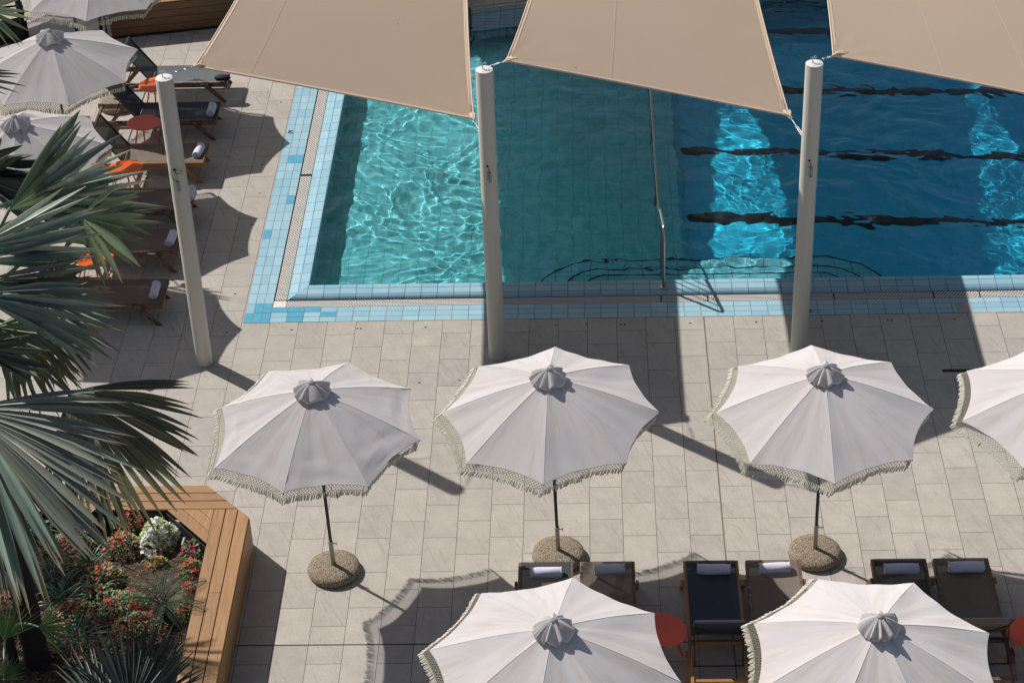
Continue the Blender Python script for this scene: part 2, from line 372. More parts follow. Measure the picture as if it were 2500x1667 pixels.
def petal(name, c): return make_leaf(name, c, tuple(min(1, x * 1.15 + .02) for x in c), tuple(min(1, x + .2) for x in c), .6, .3, .25)
M_P_WHITE = petal('petal_white', (.90, .90, .88)); M_P_RED = petal('petal_red', (.80, .03, .025)); M_P_PINK = petal('petal_pink', (.80, .20, .24))
M_P_MAG = petal('petal_magenta', (.45, .02, .16)); M_P_ORANGE = petal('petal_orange', (.80, .14, .02))
def make_soil():
    m, nt, b = mat('planting_soil'); p = geop(nt)
    v = N(nt, 'ShaderNodeTexVoronoi'); v.inputs['Scale'].default_value = 38; nt.links.new(p, v.inputs['Vector'])
    sp = N(nt, 'ShaderNodeSeparateColor'); nt.links.new(v.outputs['Color'], sp.inputs[0])
    col = ramp(nt, sp.outputs[0], [(0, (.035, .020, .012)), (.6, (.085, .052, .034)), (.93, (.15, .10, .065)), (1, (.30, .22, .15))])
    nt.links.new(col, b.inputs['Base Color']); b.inputs['Roughness'].default_value = 1
    h = N(nt, 'ShaderNodeMath', operation='ADD'); nt.links.new(noise(nt, p, 14, 6, .75), h.inputs[0]); nt.links.new(v.outputs['Distance'], h.inputs[1])
    bump(nt, b, h.outputs[0], 1.0, .03); return m
M_SOIL = make_soil()
M_HOSE = simple('grey_hose', (.16, .18, .20), .4)
M_LINER = simple('planter_liner_black', (.012, .012, .013), .8)

def text_mesh(name, txt, size, parent, loc, rot, m_):
    cu = bpy.data.curves.new(name, 'FONT'); cu.body = txt; cu.size = size; cu.align_x = 'CENTER'; cu.align_y = 'CENTER'; cu.extrude = .0008
    t = bpy.data.objects.new(name + '_curve', cu); COL.objects.link(t)
    me = bpy.data.meshes.new_from_object(t.evaluated_get(bpy.context.evaluated_depsgraph_get()))
    bpy.data.objects.remove(t); bpy.data.curves.remove(cu)
    me.name = name; me.materials.clear(); me.materials.append(m_)
    o = bpy.data.objects.new(name, me); COL.objects.link(o); o.parent = parent; o.location = loc; o.rotation_euler = rot; return o
# ================================================================== THE SETTING: deck, pool
XL, YN = -4.797, 23.772                     # outer edges of the tiled pool border
FAR_A, FAR_DIR = Vector((-1.18, 32.67, 0)), Vector((.87, .2, 0)).normalized()      # far pool edge, set at an angle
def far_y(x): return FAR_A.y + (x - FAR_A.x) * FAR_DIR.y / FAR_DIR.x
XR = 16.0
d = MB()
B = 60
yl, yr = far_y(XL) + .0, far_y(XR)
d.add([(-B, -B, 0), (B, -B, 0), (B, YN, 0), (-B, YN, 0)], [(0, 1, 2, 3)])
d.add([(-B, YN, 0), (XL, YN, 0), (XL, far_y(XL) + .9, 0), (-B, far_y(XL) + .9, 0)], [(0, 1, 2, 3)])
d.add([(-B, far_y(XL) + .9, 0), (XL, far_y(XL) + .9, 0), (XR, far_y(XR) + .9, 0), (XR, 90, 0), (-B, 90, 0)], [(0, 1, 2, 3, 4)])
d.add([(XR, YN, 0), (B, YN, 0), (B, 90, 0), (XR, 90, 0)], [(0, 1, 2, 3)])
deck = d.build('paved_deck', M_DECK); tag(deck, 'grey beige stone slab paving around the pool', 'paving', kind='structure')

pool = empty('swimming_pool', (0, 0, 0), 'blue tiled swimming pool with a shallow end and a deep end with lanes', 'pool', kind='structure')
GO, GI, LIP = -4.432, -4.245, -3.965        # gutter outer, gutter inner, lip (left side)
GYO, GYI, LIPY = 24.141, 24.312, 24.655     # the same along the near side
# outer border tiles
b_ = MB(); yf = far_y(XL) + .9
b_.add([(XL, YN, .002), (GO, YN, .002), (GO, yf, .002), (XL, yf, .002)], [(0, 1, 2, 3)], 0)
b_.add([(GO, YN, .002), (XR, YN, .002), (XR, GYO, .002), (GO, GYO, .002)], [(0, 1, 2, 3)], 1)
b_.build('border_tile', [M_TILE_L, M_TILE_N], pool)
# darker replacement tiles near the corner and along the side
t_ = MB()
def rep(x0, y0, x1, y1): t_.add([(x0, y0, .0045), (x1, y0, .0045), (x1, y1, .0045), (x0, y1, .0045)], [(0, 1, 2, 3)])
g_ = .004
for (ix, iy, sx, sy) in ((0, 0, 1, 1), (1, 0, 1, 1), (2, 0, 1, 1), (1, 1, 1, 1), (2, 1, 1, 1), (0, 9, 1, 1), (1, 18, 2, 1), (2, 13, 1, 1)):
    rep(XL + ix * .1215 + g_, 23.757 + iy * .244 + g_, XL + (ix + sx) * .1215 - g_, 23.757 + (iy + sy) * .244 - g_)
for (ix, iy) in ((0, 2), (1, 2), (2, 2), (1, 1), (3, 1), (1, 0)):
    rep(GO + ix * .2285 + g_, YN + iy * .123 + g_, GO + (ix + 1) * .2285 - g_, YN + (iy + 1) * .123 - g_)
t_.build('replacement_tile', M_DKBLUE, pool)
c_ = MB(); a0 = Vector((5.0, 23.81, .0046)); c_.add([a0, a0 + Vector((.2, 0, 0)), a0 + Vector((.2, .215, 0)), a0 + Vector((0, .215, 0))], [(0, 1, 2, 3)])
c_.build('cover_tile', M_COVER, pool)
# gutter: dark slots beside white grating
g = MB()
g.add([(GO, GYO, -.03), (XR, GYO, -.03), (XR, GYI + .03, -.03), (GO, GYI + .03, -.03)], [(0, 1, 2, 3)], 1)
g.add([(GO, GYI, -.03), (GI + .02, GYI, -.03), (GI + .02, yf, -.03), (GO, yf, -.03)], [(0, 1, 2, 3)], 1)
e_ = .010
g.box(((GO + GI) / 2 + .004, (GYI + yf) / 2 + .006, -.012), (GI - GO - 2 * e_, yf - GYI - .012, .022), None, 0)
g.box(((GI + XR) / 2, (GYO + GYI) / 2 - .006, -.012), (XR - GI, GYI - GYO - 2 * e_, .022), None, 0)
g.box(((GO + GI) / 2, (GYO + GYI) / 2 - .004, -.010), (GI - GO - .012, GYI - GYO - .016, .022), None, 2)
g.box(((GO + GI) / 2, 27.77, .0), (GI - GO - .01, .045, .008), None, 1)     # a missing grating bar
for xx in (.98, 1.62, 3.36, 4.73, 5.36): g.box((xx, (GYO + GYI) / 2, .0005), (.018, GYI - GYO - .02, .002), None, 1)
g.build('gutter_grating', [M_GRATE, M_DARKHOLE, M_GRATEFIX], pool)
# sloping coping with a rounded lip, left and near
LZ = .032
def prof_pts(s):   # s: horizontal run from gutter (0) to lip (1) then over the edge
    return s
c = MB()
def coping(P0, P1, inn, run, mi):
    rows = []
    for (h, z) in ((0, -.028), (0, .002), (run * .5, .016), (run * .86, .030), (run * .95, .034), (run * 1.0, .028), (run * 1.03, .010), (run * 1.035, -.05), (run * 1.035, -.12)):
        rows.append([P0[0] + Vector(inn) * h + Vector(P0[1]) * h + Vector((0, 0, z)), P1[0] + Vector(inn) * h + Vector((0, 0, z))])
    c.grid(rows, mi, True)
runL, runN = LIP - GI, LIPY - GYI
coping((Vector((GI, GYI, 0)), Vector((0, runN / runL, 0))), (Vector((GI, yf, 0)), 0), (1, 0, 0), runL, 0)
coping((Vector((GI, GYI, 0)), Vector((runL / runN, 0, 0))), (Vector((XR, GYI, 0)), 0), (0, 1, 0), runN, 1)
cop = c.build('coping', [M_COPE_L, M_COPE_N], pool)
cop.cycles.is_caustics_receiver = True
# far edge: tiled band laid at the angle of the far side
fb = MB(); n2 = Vector((-FAR_DIR.y, FAR_DIR.x, 0))
p0 = FAR_A + FAR_DIR * -5; p1 = FAR_A + FAR_DIR * 20
fb.add([p0 + Vector((0, 0, -.3)), p1 + Vector((0, 0, -.3)), p1 + Vector((0, 0, .03)), p0 + Vector((0, 0, .03))], [(0, 1, 2, 3)])
fb.add([p0 + Vector((0, 0, .03)), p1 + Vector((0, 0, .03)), p1 + n2 * .85 + Vector((0, 0, .012)), p0 + n2 * .85 + Vector((0, 0, .012))], [(0, 1, 2, 3)])
M_FARC_SHADED = tile_mat('shaded_far_coping_tile', .25, .125, False, (10, 10, 0), ((.07, .20, .25), (.09, .24, .29), (.06, .16, .19)), (.02, .06, .08), .008)  # dark tile colours carry the shade lying on the far edge
fbo = fb.build('far_coping', M_FARC_SHADED, pool); fbo.cycles.is_caustics_receiver = True
# basin floor and walls
XS = 1.36                                   # where the shallow end drops to the deep end
fl = MB()
def zfl(x): return -.40 - .32 * (x - LIP) / (XS - LIP)
YB = 37.5
fl.add([(LIP - .02, LIPY - .02, zfl(LIP)), (XS, LIPY - .02, zfl(XS)), (XS, YB, zfl(XS)), (LIP - .02, YB, zfl(LIP))], [(0, 1, 2, 3)], 0)
fl.add([(XS, LIPY - .02, zfl(XS)), (XS + .12, LIPY - .02, -1.02), (XS + .12, YB, -1.02), (XS, YB, zfl(XS))], [(0, 1, 2, 3)], 0)
def zdp(x): return -1.02 - .05 * (x - XS)
fl.add([(XS + .12, LIPY - .02, -1.02), (XR, LIPY - .02, zdp(XR)), (XR, YB, zdp(XR)), (XS + .12, YB, -1.02)], [(0, 1, 2, 3)], 1)
po = fl.build('pool_floor', [M_FLOOR_S, M_FLOOR_D], pool); po.cycles.is_caustics_receiver = True
wl = MB()
wl.add([(LIP + .012, LIPY, -2), (LIP + .012, YB, -2), (LIP + .012, YB, -.1), (LIP + .012, LIPY, -.1)], [(0, 1, 2, 3)], 0)
wl.add([(LIP, LIPY + .012, -2), (XR, LIPY + .012, -2), (XR, LIPY + .012, -.1), (LIP, LIPY + .012, -.1)], [(0, 1, 2, 3)], 0)
wl.add([(XR, LIPY, -2.5), (XR, YB, -2.5), (XR, YB, .0), (XR, LIPY, .0)], [(0, 1, 2, 3)], 1)
wo = wl.build('pool_wall', [M_FLOOR_S, M_FLOOR_D], pool); wo.cycles.is_caustics_receiver = True
def zln(x): return -1.02 + (zdp(XR) + 1.02) * (x - XS - .12) / (XR - XS - .12) + .005
# lane lines on the deep floor (centres given where the surface shows them, moved by the refraction of the depth)
for ys in (26.33, 28.31, 30.38, 32.5):
    L = MB(); x0 = 1.5; zc = -1.12
    ln = []
    yy = ys + .79 * 1.1
    L.add([(x0, yy + .11, zln(x0)), (x0, yy - .11, zln(x0)), (XR, yy - .11 - .30, zln(XR)), (XR, yy + .11 - .30, zln(XR))], [(0, 1, 2, 3)])
    lo_ = L.build('lane_line', M_BLACK, pool); lo_.cycles.is_caustics_receiver = True
# submerged steps with rounded ends and black nosing
def step_poly(x0, x1, y1, r_, n=10):
    pts = [(x0, LIPY + .014)]
    for k in range(n + 1):
        a = math.pi - math.pi / 2 * k / n
        pts.append((x0 + r_ + r_ * math.cos(a), y1 - min(r_, y1 - LIPY) * (1 - math.sin(a))))
    for k in range(n + 1):
        a = math.pi / 2 - math.pi / 2 * k / n
        pts.append((x1 - r_ + r_ * math.cos(a), y1 - min(r_, y1 - LIPY) * (1 - math.sin(a))))
    pts.append((x1, LIPY + .014)); return pts
for i, (x0, x1, y1, z, r_) in enumerate(((-.10, 3.55, 24.98, -.17, .33), (-.42, 3.92, 25.30, -.36, .62), (-.78, 4.25, 25.68, -.55, .92))):
    s_ = MB(); pl = step_poly(x0, x1, y1, r_); s_.prism(pl, -1.35, z, 0)
    q = pl[1:-1]
    inner = []
    cx, cy = (x0 + x1) / 2, LIPY
    for k, p in enumerate(q):
        a = Vector((*q[max(k - 1, 0)], 0)); bb = Vector((*q[min(k + 1, len(q) - 1)], 0)); t = (bb - a).normalized(); nn = Vector((t.y, -t.x, 0))
        inner.append((p[0] + nn.x * .03, p[1] + nn.y * .03))
    s_.grid([[(*p, z + .003) for p in q], [(*p, z + .003) for p in inner]], 1, False)
    so_ = s_.build('pool_step', [M_STEP, M_BLACK], pool); so_.cycles.is_caustics_receiver = True
# depth figures on the border tiles
def figure(txt, loc, rz, size): text_mesh('depth_figure', txt, size, pool, loc, (0, 0, rz), M_INK)
p = at(708.5, 323, 0); figure('60', (p.x, p.y, .0062), R(-90), .115)
p = at(1970, 760, 0); figure('110', (p.x, p.y, .0062), 0, .10)

# water surface with real ripples (its refraction focuses the sunlight)
def build_water():
    st = .017
    xs = np.arange(LIP - .0, 13.0, st); ys = np.arange(LIPY - .0, 35.0, st)
    X, Y = np.meshgrid(xs, ys); Z = np.zeros_like(X)
    rg = np.random.default_rng(11)
    wx = X + .16 * np.sin(1.7 * Y + .9 * X) + .09 * np.sin(3.1 * X - 2.2 * Y + 1); wy = Y + .16 * np.sin(1.3 * X - .8 * Y + 2) + .09 * np.sin(2.7 * Y + 2.9 * X)
    for i in range(90):
        lam = math.exp(rg.uniform(math.log(.155), math.log(.95))); a = rg.normal(R(62), R(55)); k = 2 * math.pi / lam
        amp = .0122 / k
        if lam > .55: amp *= 1.25
        Z += amp * np.sin(k * (wx * math.cos(a) + wy * math.sin(a)) + rg.uniform(0, 6.283))
    for i in range(30):
        lam = math.exp(rg.uniform(math.log(.085), math.log(.15))); a = rg.normal(R(70), R(45)); k = 2 * math.pi / lam
        Z += .0062 / k * np.sin(k * (wx * math.cos(a) + wy * math.sin(a)) + rg.uniform(0, 6.283))
    Z *= (.8 + .35 * np.sin(.8 * X + 1.1) * np.sin(.6 * Y + .4))
    Z += .012
    ny, nx = X.shape
    idx = np.arange(nx * ny).reshape(ny, nx)
    F = np.stack([idx[:-1, :-1], idx[:-1, 1:], idx[1:, 1:], idx[1:, :-1]], -1).reshape(-1, 4)
    fy = FAR_A.y + (X - FAR_A.x) * FAR_DIR.y / FAR_DIR.x
    ok = ((Y < fy + .02)[:-1, :-1]).reshape(-1); F = F[ok]
    V = np.stack([X, Y, Z], -1).reshape(-1, 3).astype(np.float32)
    me = bpy.data.meshes.new('pool_water'); nf = len(F)
    me.vertices.add(len(V)); me.vertices.foreach_set('co', V.ravel())
    me.loops.add(nf * 4); me.loops.foreach_set('vertex_index', F.ravel().astype(np.int32))
    me.polygons.add(nf); me.polygons.foreach_set('loop_start', np.arange(0, nf * 4, 4, dtype=np.int32))
    me.polygons.foreach_set('use_smooth', np.ones(nf, dtype=bool)); me.update(calc_edges=True)
    me.materials.append(M_WATER)
    o = bpy.data.objects.new('pool_water', me); COL.objects.link(o); o.cycles.is_caustics_caster = True
    tag(o, 'clear rippling turquoise water filling the tiled pool', 'water', kind='structure')
build_water()

# expansion joints, drain and anchor plugs of the deck
j = MB(); j.box((1.541, (8 + YN) / 2, .0015), (.016, YN - 8, .003)); j.build('expansion_joint', simple('joint_filler', (.17, .135, .105), .9), deck)
j = MB(); j.box((0, 17.33, .0015), (40, .014, .003)); j.build('expansion_joint', simple('joint_gap', (.03, .028, .026), .9), deck)
dr = MB(); p = at(2312, 905); dr.box((p.x + .25, p.y, .003), (.62, .055, .006), None, 0)
for k in range(22): dr.box((p.x - .04 + k * .0275, p.y, .0065), (.009, .05, .003), None, 1)
tag(dr.build('drain_grate', [M_DARKHOLE, simple('grate_bar', (.06, .06, .065), .5)]), 'narrow black slot drain sunk in the shaded paving beside the right-hand umbrella', 'drain')
pl_ = MB()
for (x, y) in ((712, 805), (873, 802), (881, 802), (1039, 799), (1357, 794), (1432, 790), (1517, 792), (1526, 792), (1685, 789), (1846, 786), (2007, 784), (2168, 782), (2177, 782), (2330, 779), (634, 472), (616, 549), (591, 612), (574, 717), (553, 812), (686, 250), (640, 403), (1122, 928), (1024, 934), (2456, 1064)):
    q = at(x, y); pl_.lathe([(.0, .004), (.012, .004), (.016, .001)], 8, 0, (q.x, q.y, 0))
pl_.build('anchor_plug', M_DARKHOLE, deck)

# ================================================================== sail posts and shade sails
M_FERR = simple('ferrule_chrome', (.20, .29, .36), .22, .85, .3, 30)
def make_post(loc, label, hole_px, wire, top=4.295):
    root = empty('sail_post', loc, label, 'post', 'pale posts holding the shade sails')
    r_ = .1095
    s = MB(); s.lathe([(r_, -.0), (r_, top - .006), (r_ - .004, top)], 40)
    s.build('shaft', M_POLE, root)
    cp = MB(); cp.lathe([(r_ - .004, top - .0005), (r_ - .012, top + .002), (0.0001, top + .003)], 40); cp.lathe([(.006, top + .0035), (.0001, top + .0036)], 8, 1, (-.01, -.055, 0)); cp.build('cap', [M_CAP, M_DARKHOLE], root)
    e = MB(); e.tube([(-.02, .01, top), (-.02, .01, top + .075)], .008, 8); e.tube([(-.05, .012, top + .076), (.012, .008, top + .076)], .0075, 8)
    e.tube([(.012 + .015 * math.cos(a), .03, top + .07 + .015 * math.sin(a)) for a in np.linspace(0, 6.28, 11)], .004, 6); e.build('eye_bolt', M_STEEL, root)
    # side hole with a hanging wire and a ferrule
    hz = hole_px; hx = -.01
    h = MB(); M_ = Matrix.Translation((hx, -r_ - .0005, hz)) @ Matrix.Rotation(R(90), 4, 'X')
    h.lathe([(.016, .002), (.0001, .002)], 14, 0, (0, 0, 0), True, M_); h.build('cable_hole', M_DARKHOLE, root)
    wv = MB()
    wv.tube([(hx, -r_ + .02, hz), (hx + .01, -r_ - .012, hz - .02), (hx + .02, -r_ - .012, hz - .08)], .0035, 6)
    if wire:
        wv.tube([(hx + .05 + .045 * math.cos(a), -r_ - .012, hz - .03 + .028 * math.sin(a)) for a in np.linspace(0, 6.28, 15)], .003, 5)
        wv.tube([(hx - .01, -r_ - .008, hz), (hx - .065, -r_ - .0, hz - .06), (hx - .03, -r_ - .012, hz - .13), (hx + .015, -r_ - .015, hz - .16)], .003, 5)
        wv.tube([(hx + .09, -r_ - .01, hz - .02), (hx + .105, -r_ - .012, hz + .03)], .003, 5)
    wv.build('cable', M_ROPE, root)
    f = MB(); z0 = hz - (.17 if wire else .09)
    for dx in (-.010, .012): f.tube([(hx + .02 + dx, -r_ - .016, z0), (hx + .02 + dx, -r_ - .016, z0 - .14)], .0125, 10)
    f.build('ferrule', M_FERR, root)
    return root
POLES = [(-5.19, 22.832, 0), (-1.26, 22.89, 0), (2.755, 22.891, 0), (6.75, 22.9, 0)]
make_post(POLES[0], 'pale round post at the palm side of the deck with a tangled cable loop', 3.06, True)
make_post(POLES[1], 'pale round post standing between the shallow pool end and second umbrella', 3.0, False)
make_post(POLES[2], 'pale round post rising behind the third umbrella by the deep lanes', 3.0, False)
make_post(POLES[3], 'pale round post beyond the right-hand umbrella', 3.0, False)

def sail(A, Bp, Cp, D, seams, label, anchors, ins=(.10, .30, .30)):
    # A near high, Bp near low, Cp far low (behind A), D far high (behind Bp)
    root = empty('shade_sail', ((A[0] + Bp[0]) / 2, A[1], 0), label, 'shade sail', 'tan shade sails over the pool')
    org = root.location
    A, Bp, Cp, D = (Vector(p_) - org for p_ in (A, Bp, Cp, D))
    n = 40
    def edge(p, q, inw, amt, t): return p.lerp(q, t) + Vector(inw) * (amt * 4 * t * (1 - t))
    nr = lambda t: edge(A, Bp, (0, 1, -.25), ins[0], t)
    fr = lambda t: edge(Cp, D, (0, -1, -.2), .3, t)
    lf = lambda t: edge(A, Cp, (1, 0, -.1), ins[1], t)
    rt = lambda t: edge(Bp, D, (-1, 0, -.1), ins[2], t)
    def S(u, v):
        bil = A * (1 - u) * (1 - v) + Bp * u * (1 - v) + Cp * (1 - u) * v + D * u * v
        q = nr(u) * (1 - v) + fr(u) * v + lf(v) * (1 - u) + rt(v) * u - bil
        # gathers running out of the two near corners
        for (cu, cv, ph) in ((0, 0, 0), (1, 0, 1.3)):
            du, dv = (u - cu) * 3.6, (v - cv) * 11; r_ = math.hypot(du, dv)
            if r_ > .02:
                an = math.atan2(dv, abs(du)); q = q + Vector((0, 0, .016 * math.exp(-r_ * 3.0) * math.sin(an * 14 + ph)))
        return q
    us = [0, .01, .02, .03, .045, .06, .08, .1] + [.1 + .8 * k / n for k in range(1, n)] + [.9, .92, .94, .955, .97, .98, .99, 1]
    vs = [0, .003, .006, .01, .015, .02, .03, .04, .05, .065, .08, .1] + [.1 + .9 * k / n for k in range(1, n + 1)]
    m = MB(); m.grid([[S(u, v) for u in us] for v in vs])
    o = m.build('fabric', M_SAIL, root); sd = o.modifiers.new('thick', 'SOLIDIFY'); sd.thickness = .004; sd.offset = -1
    h = MB()
    def strip(f, inn):
        rows = [[f(t) + Vector((0, 0, .004)), f(t) + inn(t) * .045 + Vector((0, 0, .006)), f(t) + inn(t) * .05 + Vector((0, 0, .001))] for t in [k / 60 for k in range(61)]]
        h.grid(rows, 0, False); h.tube([f(k / 60) for k in range(61)], .011, 8)
    strip(lambda t: S(t, 0), lambda t: (S(t, .01) - S(t, 0)).normalized()); strip(lambda t: S(0, t), lambda t: (S(.02, t) - S(0, t)).normalized()); strip(lambda t: S(1, t), lambda t: (S(.98, t) - S(1, t)).normalized())
    h.build('hem', M_HEM, root)
    for (ua, ub) in seams:
        sm = MB(); sm.tube([S(ua + (ub - ua) * k / 40, k / 40) + Vector((0, 0, .004)) for k in range(41)], .0016, 5); sm.build('seam', M_SEAM, root)
    # bunched corner pockets, ring and turnbuckle to each near anchor
    for cpt, anc in ((A, anchors[0]), (Bp, anchors[1])):
        anc = Vector(anc) - org; dr_ = (anc - cpt).normalized()
        k = MB()
        for q in range(7):
            a = rnd.uniform(-1, 1); k.tube([cpt + dr_ * .015, cpt - dr_ * .05 + Vector((a * .03, rnd.uniform(-.02, .03), rnd.uniform(0, .02))), cpt - dr_ * rnd.uniform(.10, .16) + Vector((a * .06, rnd.uniform(-.02, .03), 0))], [.016, .022, .006], 7)
        k.build('corner_pocket', M_HEM, root)
        tb = MB(); L = (anc - cpt).length
        c0 = cpt + dr_ * .03; side = dr_.cross(Vector((0, 0, 1))).normalized()
        tb.tube([c0 + dr_ * .02 * math.cos(a) + side * .02 * math.sin(a) for a in np.linspace(0, 6.28, 13)], .006, 6)
        s0, s1 = L * .38, L * .72
        tb.tube([cpt + dr_ * .05, cpt + dr_ * s0], .0035, 6); tb.tube([cpt + dr_ * s1, anc], .0035, 6)
        for sg in (-1, 1): tb.tube([cpt + dr_ * s0 + side * .012 * sg, cpt + dr_ * s1 + side * .012 * sg], .0045, 6)
        for sx in (s0, s1): tb.tube([cpt + dr_ * sx - side * .016, cpt + dr_ * sx + side * .016], .008, 6)
        tb.build('turnbuckle', M_STEEL, root)
    return root
FAR = 37.2  # unseen far ends of the sails, lengthened to shade the far coping
sail((-4.886, 23.27, 4.21), (-1.456, 23.515, 3.255), (-4.95, FAR, 3.0), (-1.55, FAR, 4.45), [(.19, .26)], 'tan shade sail over the shallow pool end and the side loungers', ((-5.13, 22.86, 4.33), (-1.28, 23.0, 3.16)), (.06, .34, .26))
sail((-.985, 22.86, 4.42), (2.557, 23.54, 3.21), (-.9, FAR, 3.0), (2.5, FAR, 4.45), [(.36, .36)], 'middle tan shade sail tied between two posts above the lane ends', ((-1.20, 22.91, 4.33), (2.74, 23.0, 3.13)), (.05, .42, .28))
sail((2.985, 22.95, 4.36), (6.57, 23.54, 3.21), (3.1, FAR, 3.0), (6.5, FAR, 4.45), [(.40, .33), (.74, .62)], 'tan shade sail over the deep lanes, cut off by the photo edge', ((2.815, 22.91, 4.33), (6.74, 23.0, 3.13)), (.05, .26, .28))

# ------------------------------------------------------------------ handrails
hr = empty('pool_handrail', (1.02, 24.47, 0), 'steel barrier rail dividing the shallow and deep pool ends', 'handrail'); o_ = hr.location
def rl(name, pts, rad, m, n=10): 
    k = MB(); k.tube([Vector(q) - o_ for q in pts], rad, n); return k.build(name, m, hr)
post = [(1.02, 24.47, .02), (1.018, 24.47, .86), (1.017, 24.478, .93), (1.016, 24.50, .968), (1.014, 24.54, .975)]
rl('end_post', post, .021, M_STEEL_SHADED)
rl('sloping_bar', [(1.014, 24.54, .975), (1.008, 24.9, .862), (1.0, 25.48, .665)], .021, M_STEEL)
rl('top_rail', [(1.0, 25.48, .665), (1.0, 25.55, .635), (1.002, 25.95, .33), (1.003, 26.06, .30), (1.003, 27, .30), (1.0, 33.2, .30)], .021, M_STEEL_SHADED)
k = MB(); k.lathe([(.0001, .045), (.045, .044), (.052, .034), (.052, .02)], 20); k.build('floor_flange', M_STEEL_SHADED, hr)
for yb in (24.62, 24.74, 24.86, 24.98, 25.10, 25.22, 25.34):
    zt = .975 - (yb - 24.54) / .94 * .31; rl('baluster', [(1.008, yb, -.2), (1.008, yb, zt)], .009, M_STEEL_SHADED, 6)
for yb in (27.3, 29.2, 31.1, 33.0): rl('support_post', [(1.002, yb, -.9), (1.002, yb, .30)], .018, M_STEEL_SHADED)

gr_ = empty('guard_rail', (-2.0, 32.64, 0), 'low two bar guard rail along the far angled pool edge', 'guard rail'); o_ = gr_.location
for zz in (.29, .42):
    k = MB(); k.tube([FAR_DIR * -1.5 + Vector((0, 0, zz)), FAR_DIR * 12 + Vector((0, 0, zz))], .014, 8); k.build('rail_bar', M_STEEL_SHADED if zz < .3 else M_STEEL, gr_)
for s_ in (0, 2.2, 4.4, 6.6):
    k = MB(); k.tube([FAR_DIR * s_, FAR_DIR * s_ + Vector((0, 0, .42))], .02, 8); k.lathe([(.07, .0), (.05, .03), (.02, .05)], 12, 0, tuple(FAR_DIR * s_)); k.build('rail_post', M_FRAME, gr_)

